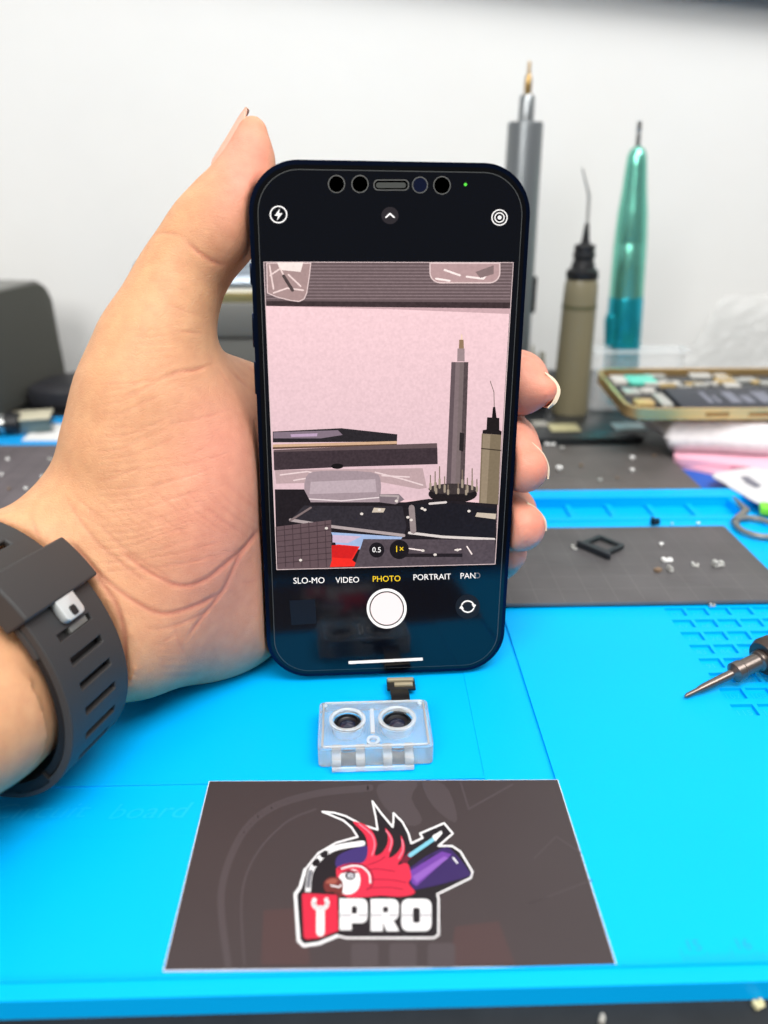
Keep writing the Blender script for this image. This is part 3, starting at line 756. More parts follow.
co2 = co + no * disp[:, None]
me2.vertices.foreach_set('co', co2.astype(np.float32).ravel())
# natural colour of the skin: rosier palm, finger pads and folds, tanner outer side
def blob(x, y, rx, ry): return np.exp(-((px - x) / rx) ** 2 - ((py - y) / ry) ** 2)
pink = 0.9 * blob(222, 560, 75, 130) + 0.7 * blob(235, 200, 34, 60) + 1.0 * blob(250, 150, 26, 36) + 0.55 * blob(230, 430, 55, 60) + (px > 490) * 1.0 + 0.35 * fold
pink = np.clip(pink, 0, 1)
tan = np.array([lin(212), lin(160), lin(120)]); rose = np.array([lin(216), lin(148), lin(126)])
colr = tan * (1 - pink[:, None]) + rose * pink[:, None]
tips = np.clip(blob(556, 392, 16, 30) + blob(545, 462, 14, 26) + blob(543, 526, 14, 22) + blob(254, 160, 14, 30), 0, 1)[:, None] * 0.5
colr = colr * (1 - tips) + np.array([lin(226), lin(132), lin(108)]) * tips
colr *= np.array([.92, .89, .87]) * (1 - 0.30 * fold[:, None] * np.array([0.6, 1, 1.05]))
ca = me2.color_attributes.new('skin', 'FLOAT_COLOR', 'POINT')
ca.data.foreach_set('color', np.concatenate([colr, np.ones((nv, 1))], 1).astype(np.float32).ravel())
for p in me2.polygons: p.use_smooth = True
M_skin = mat('skin', (0.7, 0.4, 0.25, 1), 0.48, spec=0.35, sss=0.25)
nt = M_skin.node_tree; b = nt.nodes['Principled BSDF']
at = nt.nodes.new('ShaderNodeAttribute'); at.attribute_name = 'skin'
tc = nt.nodes.new('ShaderNodeTexCoord')
nz = nt.nodes.new('ShaderNodeTexNoise'); nz.inputs['Scale'].default_value = 260; nz.inputs['Detail'].default_value = 4
mx = nt.nodes.new('ShaderNodeMix'); mx.data_type = 'RGBA'; mx.blend_type = 'OVERLAY'; mx.inputs['Factor'].default_value = 0.22
nt.links.new(at.outputs['Color'], mx.inputs['A']); nt.links.new(tc.outputs['Object'], nz.inputs['Vector']); nt.links.new(nz.outputs['Fac'], mx.inputs['B'])
nt.links.new(mx.outputs['Result'], b.inputs['Base Color'])
vo = nt.nodes.new('ShaderNodeTexVoronoi'); vo.feature = 'DISTANCE_TO_EDGE'; vo.inputs['Scale'].default_value = 640
mp = nt.nodes.new('ShaderNodeMapping'); mp.inputs['Scale'].default_value = (1, 1, 2.6); mp.inputs['Rotation'].default_value = (0.3, 0.7, 0)
nw = nt.nodes.new('ShaderNodeTexNoise'); nw.inputs['Scale'].default_value = 110; nw.inputs['Detail'].default_value = 3
add = nt.nodes.new('ShaderNodeVectorMath'); add.operation = 'MULTIPLY_ADD'; add.inputs[1].default_value = (.004, .004, .004)
nt.links.new(tc.outputs['Object'], nw.inputs['Vector']); nt.links.new(nw.outputs['Color'], add.inputs[0]); nt.links.new(tc.outputs['Object'], add.inputs[2])
nt.links.new(add.outputs[0], mp.inputs['Vector']); nt.links.new(mp.outputs['Vector'], vo.inputs['Vector'])
mr = nt.nodes.new('ShaderNodeMapRange'); mr.inputs['From Max'].default_value = 0.12; nt.links.new(vo.outputs['Distance'], mr.inputs['Value'])
bp = nt.nodes.new('ShaderNodeBump'); bp.inputs['Strength'].default_value = 0.24; bp.inputs['Distance'].default_value = 0.0003
nt.links.new(mr.outputs['Result'], bp.inputs['Height']); nt.links.new(bp.outputs['Normal'], b.inputs['Normal'])
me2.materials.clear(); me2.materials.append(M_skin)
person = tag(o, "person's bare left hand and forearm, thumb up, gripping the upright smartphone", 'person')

# nails: curved plates lying on the backs of the finger ends
M_nail = mat('nail', rgb(212, 164, 142), 0.3, spec=0.5, sss=0.2); M_nailw = mat('nail_edge', rgb(222, 200, 172), 0.35)
def nail_band(name, rows, mats_):         # rows of points from the near edge round to the back of the finger end
    bm = bmesh.new(); G = [[bm.verts.new(W(*p)) for p in curve_pts(r, 4)] for r in rows]
    for j in range(len(G) - 1):
        for i in range(len(G[0]) - 1):
            f = bm.faces.new((G[j][i], G[j][i + 1], G[j + 1][i + 1], G[j + 1][i])); f.material_index = mats_[j]
    bmesh.ops.recalc_face_normals(bm, faces=bm.faces[:])
    bmesh.ops.solidify(bm, geom=bm.faces[:], thickness=.00035)
    o = obj(name, bm, [M_nail, M_nailw], person, angle=60); return o
nail_band('thumbnail', [[(220, 165, .2075), (234, 151, .2070), (241, 138, .2070), (244, 122, .2085), (246.5, 109, .2105)],
                        [(211, 164, .2105), (221, 146, .2100), (230, 131, .2100), (239, 116, .2110), (245.5, 106.5, .2115)],
                        [(212, 159, .2150), (223, 142, .2145), (232, 127, .2145), (240, 114, .2145), (246.5, 107, .2130)],
                        [(224, 150, .2190), (234, 136, .2190), (242, 122, .2190), (248, 112, .2170), (249, 109, .2140)]], [0, 0, 0])
def tipnail(arc, d, back, inset):
    n = len(arc)
    r0 = [(x - ix, y - iy, d) for (x, y), (ix, iy) in zip(arc, inset)]
    r1 = [(x, y, d + .0006) for x, y in arc]
    r2 = [(x - back[0] * .45, y - back[1] * .45, d + .006) for x, y in arc]
    r3 = [(x - back[0], y - back[1], d + .012) for x, y in arc]
    nail_band('fingernail', [r0, r1, r2, r3], [1, 0, 0])
tipnail([(545, 372), (555, 379), (560.5, 390), (557, 402), (549, 409)], .2290, (12, 4), [(0, -1), (3, -1), (4.5, 0), (3.5, 1), (1, 1)])
tipnail([(532, 442), (543.5, 453), (549.5, 467), (549, 479)], .2300, (8, 3), [(2, -2), (3, -1.5), (2.5, 0), (0.5, 0)])
tipnail([(528, 502), (538, 509), (546, 520), (547, 531)], .2350, (8, 3), [(1, -1), (2, -1), (1.8, 0), (0.5, 0)])
# ------------------------------------------------------------------ watch strap
ax, mj, mn = w_ax, w_mj, w_mn
watch = thing('watch', 'black rubber wristwatch strap with grey buckle pin around the wrist', 'watch', c1)
WMAT = Matrix((mj, mn, ax)).transposed().to_4x4()                           # local x wide, y palm side, z along the arm
M_rub = mat('strap_rubber', rgb(55, 54, 54), 0.55, spec=0.4, bump=0.05, bscale=1500)
M_rubd = mat('strap_inside', rgb(20, 20, 22), 0.6)
M_pin = mat('buckle_grey', rgb(196, 198, 196), 0.35, metal=0.2); M_pin2 = mat('buckle_tongue', rgb(120, 120, 116), 0.5)
def ringp(t, s=0.0):                    # t degrees; 0 = little-finger side, 90 = palm side
    a = R(t); n = Vector((math.cos(a) / RA, math.sin(a) / RB, 0)).normalized()
    return Vector((RA * math.cos(a) + 0.002, RB * math.sin(a), 0)) + n * s
# arc-length table
NT = 720; TT = [k * 360 / NT for k in range(NT + 1)]; LL = [0]
for k in range(NT): LL.append(LL[-1] + (ringp(TT[k + 1]) - ringp(TT[k])).length)
def t_at(L):
    L %= LL[-1]
    for k in range(NT):
        if LL[k + 1] >= L: return TT[k] + (TT[k + 1] - TT[k]) * (L - LL[k]) / (LL[k + 1] - LL[k])
def strap(bm, La, Lb, s0, s1, hw, slots, sw=.0016, w0=-.0062, w1=.0066, dl=.0008):
    cuts = set(); L = La
    while L < Lb: cuts.add(round(L, 6)); L += dl
    cuts.add(round(Lb, 6))
    cuts = [c for c in cuts if all(abs(c - (s + e)) > dl * .4 for s in slots for e in (-sw / 2, sw / 2))]
    for s in slots: cuts += [s - sw / 2, s + sw / 2]
    cuts = sorted(set(cuts)); ws = [-hw, w0, w1, hw]
    top, bot = [], []
    for L in cuts:
        t = t_at(L); top.append([bm.verts.new(ringp(t, s1) + Vector((0, 0, w))) for w in ws]); bot.append([bm.verts.new(ringp(t, s0) + Vector((0, 0, w))) for w in ws])
    def hole(i, j):
        m = (cuts[i] + cuts[i + 1]) / 2
        return j == 1 and any(abs(m - s) < sw / 2 for s in slots)
    n = len(cuts)
    for i in range(n - 1):
        for j in range(3):
            if hole(i, j): continue
            bm.faces.new((top[i][j], top[i + 1][j], top[i + 1][j + 1], top[i][j + 1])); bm.faces.new((bot[i][j + 1], bot[i + 1][j + 1], bot[i + 1][j], bot[i][j]))
            if j == 0: bm.faces.new((top[i + 1][0], top[i][0], bot[i][0], bot[i + 1][0]))
            if j == 2: bm.faces.new((top[i][3], top[i + 1][3], bot[i + 1][3], bot[i][3]))
        if hole(i, 1):
            bm.faces.new((top[i][1], top[i + 1][1], bot[i + 1][1], bot[i][1])); bm.faces.new((top[i + 1][2], top[i][2], bot[i][2], bot[i + 1][2]))
            if not hole(i - 1, 1): bm.faces.new((top[i][2], top[i][1], bot[i][1], bot[i][2]))
            if not hole(i + 1, 1): bm.faces.new((top[i + 1][1], top[i + 1][2], bot[i + 1][2], bot[i + 1][1]))
    for e in (0, n - 1):
        for j in range(3):
            try: bm.faces.new((top[e][j], top[e][j + 1], bot[e][j + 1], bot[e][j]))
            except ValueError: pass
def Lof(t):
    return LL[int(t / 360 * NT)]
LK = Lof(118) - .0135                            # where the keeper sits
slots = [LK - .0085 - k * .0056 for k in range(7)]
bm = bmesh.new(); strap(bm, Lof(0) - .024, LK + .003, .0022, .0042, HW, slots)
o = obj('strap_end', bm, M_rub, watch); o.matrix_local = WMAT @ Matrix.Translation((0, 0, CZ))
md = o.modifiers.new('b', 'BEVEL'); md.width = .0005; md.segments = 2; md.limit_method = 'ANGLE'; md.angle_limit = R(40)
s2 = [LK + .016 + k * .0056 for k in range(3)]
bm = bmesh.new(); strap(bm, LK - .010, LK + .042, .0002, .0021, HW, s2)
o = obj('strap', bm, M_rub, watch); o.matrix_local = WMAT @ Matrix.Translation((0, 0, CZ))
md = o.modifiers.new('b', 'BEVEL'); md.width = .0005; md.segments = 2; md.limit_method = 'ANGLE'; md.angle_limit = R(40)
bm = bmesh.new(); strap(bm, LK + .0425, Lof(359) + .002, .0004, .0030, HW, [])
bm2 = bmesh.new(); strap(bm2, .0005, LK - .0095, .0001, .0019, HW - .0008, []); merge(bm, bm2)
o = obj('strap_inner', bm, M_rubd, watch); o.matrix_local = WMAT @ Matrix.Translation((0, 0, CZ))
# keeper loop, a thick band over the strap
bm = bmesh.new(); strap(bm, LK - .002, LK + .009, -.0002, .0068, HW + .0016, [], w0=-HW, w1=HW)
o = obj('keeper_loop', bm, M_rub, watch); o.matrix_local = WMAT @ Matrix.Translation((0, 0, CZ))
md = o.modifiers.new('b', 'BEVEL'); md.width = .0009; md.segments = 3; md.limit_method = 'ANGLE'; md.angle_limit = R(40)
def on_strap(t, s, z):                   # frame on the strap's outside
    p = ringp(t, s); a = R(t); n = Vector((math.cos(a) / RA, math.sin(a) / RB, 0)).normalized(); tn = Vector((-n.y, n.x, 0))
    return WMAT @ Matrix.Translation((0, 0, CZ + z)) @ Matrix(((tn.x, 0, n.x, p.x), (tn.y, 0, n.y, p.y), (0, 1, 0, 0), (0, 0, 0, 1)))
Mk = on_strap(t_at(LK - .0035), .0042, 0)
bm = bmesh.new(); prism(bm, rrect(-.0038, .0038, -.0036, .0036, .0014, 4), 0, .0022, .0005)
o = obj('buckle_pin', bm, M_pin, watch); o.matrix_local = Mk
o['label'] = 'light grey metal pin tab'
bm = bmesh.new(); prism(bm, rrect(-.0032, -.0008, -.0010, .0012, .0006, 3), .0020, .00235); 
o2 = obj('pin_hole', bm, M_rubd, o)
bm = bmesh.new(); box(bm, -.0008, .0008, -.0055, .0015, -.0024, -.0006, .0002)
o = obj('buckle_tongue', bm, M_pin2, watch); o.matrix_local = on_strap(t_at(slots[0]), .0042, 0); o['label'] = 'dull grey tongue seen through a slot'
# watch case on the back of the wrist
bm = bmesh.new(); prism(bm, rrect(-.016, .016, -.014, .014, .010, 8), 0, .010, .002)
o = obj('watch_case', bm, M_rubd, watch); o.matrix_local = on_strap(272, .0045, 0)
# ------------------------------------------------------------------ tools standing at the back
def standing(px, py, z=DZ): return P(px, py, z)
def prof(base, xs_, rows):               # rows of (picture y, half width in the picture) -> (radius, height) about an upright axis
    out = []
    for y, hw in rows:
        q = PY(xs_, y, base.y); zc_ = (q - CP).dot(FWD); out.append((hw * zc_ / FPX, q.z - base.z))
    return out
def up(rows): return sorted(rows, key=lambda r: -r[0])
M_pen = mat('pen_grey', rgb(118, 122, 124), 0.35, metal=0.6); M_steel = mat('steel', rgb(170, 172, 170), 0.25, metal=1.0)
M_brass = mat('brass_tip', rgb(176, 146, 96), 0.3, metal=0.9); M_blk = mat('black_plastic', rgb(24, 24, 26), 0.45)
b0 = standing(508, 402)
t = thing('electric_screwdriver', 'tall grey metal electric precision screwdriver standing behind the smartphone', 'screwdriver', b0)
bm = bmesh.new(); lathe(bm, prof(b0, 520, [(396, 17), (395, 18), (124, 17.6), (122, 17)])); obj('handle', bm, M_pen, t)
bm = bmesh.new(); lathe(bm, prof(b0, 525, [(123, 8.2), (97, 7.6), (95, 6.5)])); obj('collar', bm, mat('pen_collar', rgb(150, 154, 156), 0.3, metal=.8), t)
bm = bmesh.new(); lathe(bm, prof(b0, 525, [(96, 3.4), (86, 4.0), (76, 3.2), (74, 1.8), (63, 1.5), (61, .8)])); obj('bit', bm, M_brass, t)
bm = bmesh.new(); r_ = prof(b0, 520, [(312, 18), (276, 18)]); box(bm, .006, r_[0][0] + .0012, -.005, .002, r_[0][1], r_[1][1], .0006); obj('button', bm, M_blk, t)
t = thing('bit_holder', 'round black bit stand at the foot of the electric screwdriver', 'tool holder', b0)
bm = bmesh.new(); lathe(bm, [(.006, .0126), (.0125, .0126), (.0125, .0135), (.026, .0135), (.027, .0125), (.027, .001), (.026, 0), (.006, 0)], 48, cap=False)
lathe(bm, [(.0, .0002), (.0120, .0002), (.0120, .0010), (0, .0010)], 32, cap=False); obj('stand', bm, M_blk, t)
names = ['nearest the window side', 'x']
for k in range(9):
    a_ = R(-62 + k * 17); rr = .0195 if k % 2 else .0225
    bm = bmesh.new(); lathe(bm, [(.0002, 0), (.0019, 0), (.0019, .011), (.0008, .013), (.0008, .021 - .002 * (k % 3)), (.0002, .022 - .002 * (k % 3))], 6, cap=False)
    tag(obj('driver_bit', bm, mat('bit_steel', rgb(150, 146, 120), 0.35, metal=.8), loc=b0 + Vector((rr * math.cos(a_), rr * math.sin(a_), .0136))),
        'small steel driver bit standing in the round black bit stand', 'driver bit', 'driver bits in the bit stand')
# amber flux bottle
b0 = standing(569, 414)
t = thing('flux_bottle', 'smoky olive dropper bottle with black cap and bent needle, behind the fingertips', 'bottle', b0)
M_ol = mat('olive_plastic', rgb(118, 111, 88), 0.3, spec=0.5); M_ol2 = mat('olive_liquid', rgb(84, 82, 58), 0.4)
bm = bmesh.new(); lathe(bm, prof(b0, 577, [(413, 15), (411, 17.6), (300, 16.8), (284, 16.4), (278, 14.5)])); obj('bottle_body', bm, M_ol, t)
bm = bmesh.new(); lathe(bm, prof(b0, 577, [(308, 17.1), (305, 17.2), (304, 17.1)])); obj('fill_line', bm, M_ol2, t)
bm = bmesh.new(); lathe(bm, prof(b0, 581, [(279, 15), (277, 16), (270, 15.5), (268, 12), (262, 11), (261, 10), (258, 10), (257, 11), (253, 11), (252, 10), (249, 10), (248, 10.5), (245, 10), (243, 4.5), (236, 3.5), (223, 2)])); obj('cap', bm, M_blk, t)
q = [PY(585, 223, b0.y) - b0, PY(587, 196, b0.y) - b0, PY(580, 168, b0.y) - b0]
q0 = q[0].copy(); q = [p - Vector((q0.x, 0, 0)) for p in q]
bm = bmesh.new(); tube(bm, q, [.0009, .0009, .0005]); obj('needle', bm, mat('needle_steel', rgb(176, 176, 172), 0.3, metal=.6), t)
# teal engraving pen
b0 = standing(618, 403)
t = thing('engraving_pen', 'shiny teal green metal engraving pen standing tip up', 'engraving pen', b0, (0, R(-2.4), 0))
M_tg = mat('teal_green_metal', rgb(128, 212, 190), 0.26, metal=0.85); M_tb = mat('teal_blue_metal', rgb(36, 172, 190), 0.26, metal=0.8)
bm = bmesh.new(); lathe(bm, prof(b0, 628, [(296, 16.6), (268, 16.4), (244, 16.2), (243, 15.8), (240, 16), (212, 14.6), (209, 14.2), (190, 12.2), (165, 10.4), (155, 9.4), (149, 7), (146, 3)])); obj('front_grip', bm, M_tg, t)
bm = bmesh.new(); lathe(bm, prof(b0, 624, [(403, 14), (401, 17.5), (330, 17.2), (298, 17), (296, 16.4)])); s1 = obj('handle', bm, M_tb, t)
bm = bmesh.new(); zz = prof(b0, 624, [(345, 17), (312, 17)]); lathe(bm, [(.0005, zz[0][1] - .003), (.004, zz[0][1]), (.005, zz[1][1] - .004), (.004, zz[1][1]), (.0005, zz[1][1] + .0015)], 20, M=Matrix.Translation((-.0088, -.003, 0)), cap=False); obj('power_button', bm, M_tb, t)
bm = bmesh.new(); lathe(bm, prof(b0, 634, [(148, 2.6), (134, 2.4), (133, 1.6), (131, 2.4), (122, 2.4), (120, 1)])); obj('drill_tip', bm, M_steel, t)
# clear plastic tub in front of the pen
M_clear = mat('clear_plastic', (0.93, 0.95, 0.96, 1), 0.18, alpha=0.12, spec=0.6)
M_clear2 = mat('clear_plastic_rim', (0.9, 0.93, 0.94, 1), 0.15, alpha=0.32, spec=0.7)
a_, z_ = P(588, 411, DZ), 0
t = thing('plastic_tub', 'clear plastic tub standing in front of the teal pen', 'plastic tub', (a_.x, a_.y, DZ))
bm = bmesh.new(); TW, TD, TH = .060, .012, .040
bm = bmesh.new()
o_, i_ = rrect(0, TW, 0, TD, .003, 5), rrect(.0006, TW - .0006, .0006, TD - .0006, .0026, 5)
n = len(o_); A = [[bm.verts.new((x, y, z)) for x, y in L] for L, z in ((o_, 0), (o_, TH), (i_, TH), (i_, .0008))]
for k in range(3):
    for i in range(n): bm.faces.new((A[k][i], A[k][(i + 1) % n], A[k + 1][(i + 1) % n], A[k + 1][i]))
bm.faces.new(A[0][::-1]); bm.faces.new(A[3]); obj('tub_wall', bm, M_clear, t)
bm = bmesh.new(); o2_ = rrect(-.0022, TW + .0022, -.0022, TD + .0015, .004, 5)
A = [[bm.verts.new((x, y, z)) for x, y in L] for L, z in ((o_, TH - .002), (o2_, TH - .002), (o2_, TH), (o_, TH))]
for k in range(4):
    for i in range(n): bm.faces.new((A[k][i], A[k][(i + 1) % n], A[(k + 1) % 4][(i + 1) % n], A[(k + 1) % 4][i]))
obj('rim', bm, M_clear2, t)
# crumpled clear bag leaning on the wall
bm = bmesh.new(); rnd = random.Random(3); GN = 14; G = []
bA, bB = PY(660, 372, .60), PY(850, 298, .60)
for j in range(GN + 1):
    row = []
    for i in range(GN + 1):
        u, v_ = i / GN, j / GN
        x = bA.x + (bB.x - bA.x) * (u * (1 - .0 * v_) + .31 * v_ * (1 - u)); z = DZ + .002 + (bB.z - DZ) * v_ 
        y = .606 - .030 * (1 - v_) - .004 * math.sin(u * 9 + v_ * 4) * (1 - v_) + (rnd.random() - .5) * .0025
        row.append(bm.verts.new((x, min(y, .6185), z)))
    G.append(row)
for j in range(GN):
    for i in range(GN): bm.faces.new((G[j][i], G[j][i + 1], G[j + 1][i + 1], G[j + 1][i]))
bmesh.ops.solidify(bm, geom=bm.faces[:], thickness=.0012)
tag(obj('plastic_bag', bm, mat('bag_film', rgb(226, 228, 226), 0.2, alpha=.16, spec=.8), smooth=False), 'creased clear plastic bag leaning on the white wall behind the opened gold phone', 'plastic bag')

# ------------------------------------------------------------------ right-hand pile
M_pink = mat('pink_card', rgb(236, 178, 196), 0.5, noise=.05, nscale=80); M_pinkd = mat('pink_print', rgb(206, 140, 162), 0.5)
def pinkbox(x, y, z, w_, d_, h_, rz, label):
    t = thing('phone_box', label, 'box', (x, y, z), (0, 0, rz), 'flat pink boxes')
    bm = bmesh.new(); prism(bm, rrect(0, w_, 0, d_, .004, 6), 0, h_, .0008); obj('box_body', bm, M_pink, t)
    for xx in (.028, .045, .066):
        bm = bmesh.new(); prism(bm, rrect(xx, xx + .011, -h_ * .32, h_ * .32, h_ * .3, 5), .0002, .00045, M=Matrix(((1, 0, 0, 0), (0, 0, -1, 0), (0, 1, 0, h_ / 2), (0, 0, 0, 1)))); obj('cutout', bm, M_pinkd, t)
q = P(672, 468, DZ); q2 = P(768, 489, DZ); pinkbox(q.x, q.y, DZ, .16, .066, .0030, math.atan2(q2.y - q.y, q2.x - q.x), 'lower flat pink box, bottom of the pile under the opened gold phone')
q = P(672, 464, -.0014); q2 = P(768, 476, -.0014); pinkbox(q.x, q.y, -.0014, .15, .062, .0040, math.atan2(q2.y - q.y, q2.x - q.x), 'upper flat pink box just under the foam wrap')
# foam wrap
bm = bmesh.new(); rnd = random.Random(8); q = P(662, 457, .0028); NX, NY = 44, 22; FW_, FD, FZ = .165, .070, .0182
G = {}
for s_ in (0, 1):
    for i in range(NX + 1):
        for j in range(NY + 1):
            u, v_ = i / NX, j / NY; e = min(u, 1 - u, .5) * FW_ ; e2 = min(v_, 1 - v_) * FD; ed = min(1, min(e, e2) / .005)
            hgt = FZ * (.5 + .5 * math.sqrt(max(0, 1 - (1 - ed) ** 2))) + (.0012 * math.sin(i * 1.9) * math.sin(j * 2.3) + .0007 * rnd.random()) * ed
            G[s_, i, j] = bm.verts.new((u * FW_ + .004 * math.sin(v_ * 5), v_ * FD + .002 * math.sin(u * 14), hgt if s_ else FZ * .5 * (1 - ed) ))
for s_ in (0, 1):
    for i in range(NX):
        for j in range(NY):
            f = [G[s_, i, j], G[s_, i + 1, j], G[s_, i + 1, j + 1], G[s_, i, j + 1]]; bm.faces.new(f if s_ else f[::-1])
for i in range(NX):
    bm.faces.new((G[0, i, 0], G[0, i + 1, 0], G[1, i + 1, 0], G[1, i, 0])); bm.faces.new((G[1, i, NY], G[1, i + 1, NY], G[0, i + 1, NY], G[0, i, NY]))
for j in range(NY):
    bm.faces.new((G[1, 0, j], G[1, 0, j + 1], G[0, 0, j + 1], G[0, 0, j])); bm.faces.new((G[0, NX, j], G[0, NX, j + 1], G[1, NX, j + 1], G[1, NX, j]))
tag(obj('foam_wrap', bm, mat('foam_white', rgb(206, 202, 204), 0.4, noise=.2, nscale=220, bump=.6, bscale=500), loc=(q.x, q.y + .0005, .0028), rot=(0, 0, R(-5)), angle=80), 'silvery white foam wrap package on the pink boxes, under the opened gold phone', 'packaging')
# opened gold phone
q = P(627, 421, .0230)
t = thing('opened_phone', 'opened gold-framed phone showing battery and circuit board, on the white foam wrap', 'phone', (q.x, q.y, .0232), (R(3.4), 0, R(-1)))
M_gold = mat('gold_frame', rgb(236, 198, 136), 0.3, metal=0.85); M_int = mat('board_dark', rgb(44, 44, 50), 0.45); M_bat = mat('battery_black', rgb(52, 54, 62), 0.5)
LW, LD, LH = .150, .0715, .0062
bm = bmesh.new(); o_, i_ = rrect(0, LW, 0, LD, .011, 9), rrect(.0018, LW - .0018, .0018, LD - .0018, .0095, 9); n = len(o_)
A = [[bm.verts.new((x, y, z)) for x, y in L] for L, z in ((o_, .0004), (o_, LH), (i_, LH), (i_, .0008))]
for k in range(3):
    for i in range(n): bm.faces.new((A[k][i], A[k][(i + 1) % n], A[k + 1][(i + 1) % n], A[k + 1][i]))
bm.faces.new(A[0][::-1]); bm.faces.new(A[3]); obj('frame', bm, M_gold, t)
for xx in (.040, .062, .086):
    bm = bmesh.new(); box(bm, xx, xx + .012, -.0005, .001, .0022, .0042, .0003); obj('side_button', bm, mat('gold_button', rgb(182, 138, 84), .3, metal=.9), t)
bm = bmesh.new(); prism(bm, rrect(.0025, LW - .0025, .0025, LD - .0025, .009, 6), .0009, .0022); obj('chassis', bm, M_int, t)
bt_ = None
bm = bmesh.new(); box(bm, .030, .128, .006, .038, .0024, .0052, .0008); bt_ = obj('battery', bm, M_bat, t)
art = Art(lambda u, v, h: Vector((u, v, .0053 + h)))
Mg = mat('battery_print', rgb(112, 114, 126), .5)
for k, (x0, x1) in enumerate(((.046, .049), (.051, .053), (.058, .064), (.066, .071), (.074, .082), (.085, .089), (.092, .101))): art.quad(x0, .012, x1, .030 - (k % 2) * .006, Mg)
art.make('printing', bt_)
rnd = random.Random(11)
cols = [mat('chip_silver', rgb(196, 196, 190), .3, metal=.6), mat('chip_white', rgb(186, 184, 178), .5), mat('chip_gold', rgb(206, 178, 120), .35, metal=.5), mat('chip_dark', rgb(34, 36, 42), .4)]
bm = bmesh.new()
box(bm, .018, .146, .040, .066, .0022, .0034, .0003); obj('logic_board', bm, mat('board_black', rgb(62, 64, 66), .4), t)
for nm, mm, cnt in (('shield_plate', cols[0], 7), ('flex_connector', cols[1], 6), ('contact', cols[2], 8), ('chip', cols[3], 6)):
    for k in range(cnt):
        x, y = .022 + rnd.random() * .112, .041 + rnd.random() * .018
        bm = bmesh.new(); box(bm, x, x + .004 + rnd.random() * .008, y, y + .002 + rnd.random() * .005, .0034, .0044 + rnd.random() * .0012, .0002); obj(nm, bm, mm, t)
for x, y, w_, d_, mm in ((.006, .050, .012, .012, cols[1]), (.007, .030, .009, .010, cols[0]), (.008, .012, .010, .009, cols[2]), (.021, .010, .006, .02, cols[0]), (.017, .034, .008, .005, cols[1])):
    bm = bmesh.new(); prism(bm, rrect(x, x + w_, y, y + d_, .0015, 4), .0024, .0050, .0004); obj('camera_part', bm, mm, t)
bm = bmesh.new(); prism(bm, rrect(.014, .030, .046, .060, .002, 4), .0036, .0058, .0004); o = obj('green_flex', bm, mat('flex_teal', rgb(96, 196, 176), .4), t); o['label'] = 'teal green flex part'
# sheets and bits beside the pile
def sheet(name, pts, z, th, m, label, cat):
    c = P(*pts[0], z); L = [(P(x, y, z) - c) for x, y in pts]
    bm = bmesh.new(); prism(bm, [(p.x, p.y) for p in L], 0, th); return tag(obj(name, bm, m, loc=(c.x, c.y, z)), label, cat)
sheet('blue_sheet', [(674, 470), (730, 470), (762, 493), (700, 493)], DZ + .0001, .0008, mat('dark_blue_sheet', rgb(0, 84, 178), .5), 'dark blue sheet between the back pad and the pink boxes', 'sheet')
wl = curve_pts([(716, 474), (724, 484), (740, 494), (770, 508), (840, 515), (860, 476), (790, 466)], 5, True)
t = thing('bag_card', 'white rounded card sleeve with a grey slot, poking out under the pink boxes', 'card', P(716, 476, .0018))
L = [P(x, y, .0018) - P(716, 476, .0018) for x, y in wl]
bm = bmesh.new(); prism(bm, [(p.x, p.y) for p in L], 0, .0006); obj('sleeve', bm, mat('white_sleeve', rgb(200, 200, 203), .35), t)
L = [P(x, y, .0024) - P(716, 476, .0018) for x, y in ((741, 477), (748, 477), (761, 486), (756, 488), (746, 483))]
bm = bmesh.new(); prism(bm, [(p.x, p.y) for p in L], .0007, .0009); obj('slot', bm, mat('slot_grey', rgb(110, 110, 122), .5), t)
# display panel lying behind the pad
q0, q1 = P(655, 442, DZ), P(655, 417, DZ)
t = thing('display_panel', 'black phone display panel lying flat in front of the dropper bottle', 'display panel', (q0.x - .13, q0.y + .001, DZ))
bm = bmesh.new(); prism(bm, rrect(0, .125, 0, q1.y - q0.y - .002, .005, 6), 0, .0022, .0005); obj('panel', bm, mat('panel_black', rgb(40, 42, 44), .3), t)
for (xa, xb, ya, yb, c, nm) in ((552, 576, 421, 428, rgb(176, 170, 130), 'connector'), (617, 641, 420, 427, rgb(176, 200, 204), 'label_sticker'), (534, 545, 418, 423, rgb(150, 148, 140), 'label_sticker')):
    A0, A1 = P(xa, yb, 0), P(xb, ya, 0); bm = bmesh.new(); box(bm, A0.x - t.location.x, A1.x - t.location.x, A0.y - t.location.y, A1.y - t.location.y, .0022, .0030, .0002); obj(nm, bm, mat('panel_' + nm + str(xa), c, .4), t)

# ------------------------------------------------------------------ stack behind the thumb
q = PY(135, 338, .46)
M_bx = mat('box_charcoal', rgb(98, 98, 94), .5); M_bx2 = mat('box_dark', rgb(84, 84, 80), .55)
zt, zb = PY(230, 303, .46).z, PY(230, 338, .46).z
xl, xr = PY(150, 338, .46).x, PY(430, 338, .46).x
bm = bmesh.new(); prism(bm, rrect(0, xr - xl, 0, .085, .003, 4), 0, zt - zb, .0015)
tag(obj('gift_box', bm, M_bx, loc=(xl, .46, zb)), 'charcoal flat box with soft edges, seen between the thumb and the smartphone', 'box')
bm = bmesh.new(); prism(bm, rrect(0, xr - xl - .02, 0, .085, .004, 4), 0, zb - .0006 - DZ, .0015)
tag(obj('storage_case', bm, M_bx2, loc=(xl + .004, .462, DZ)), 'dark grey storage case under the charcoal box behind the hand', 'case')
t = thing('opened_phone', 'opened phone with gold edge and raised silver display, on the charcoal box', 'phone', (xl + .002, .463, zt + .0002))
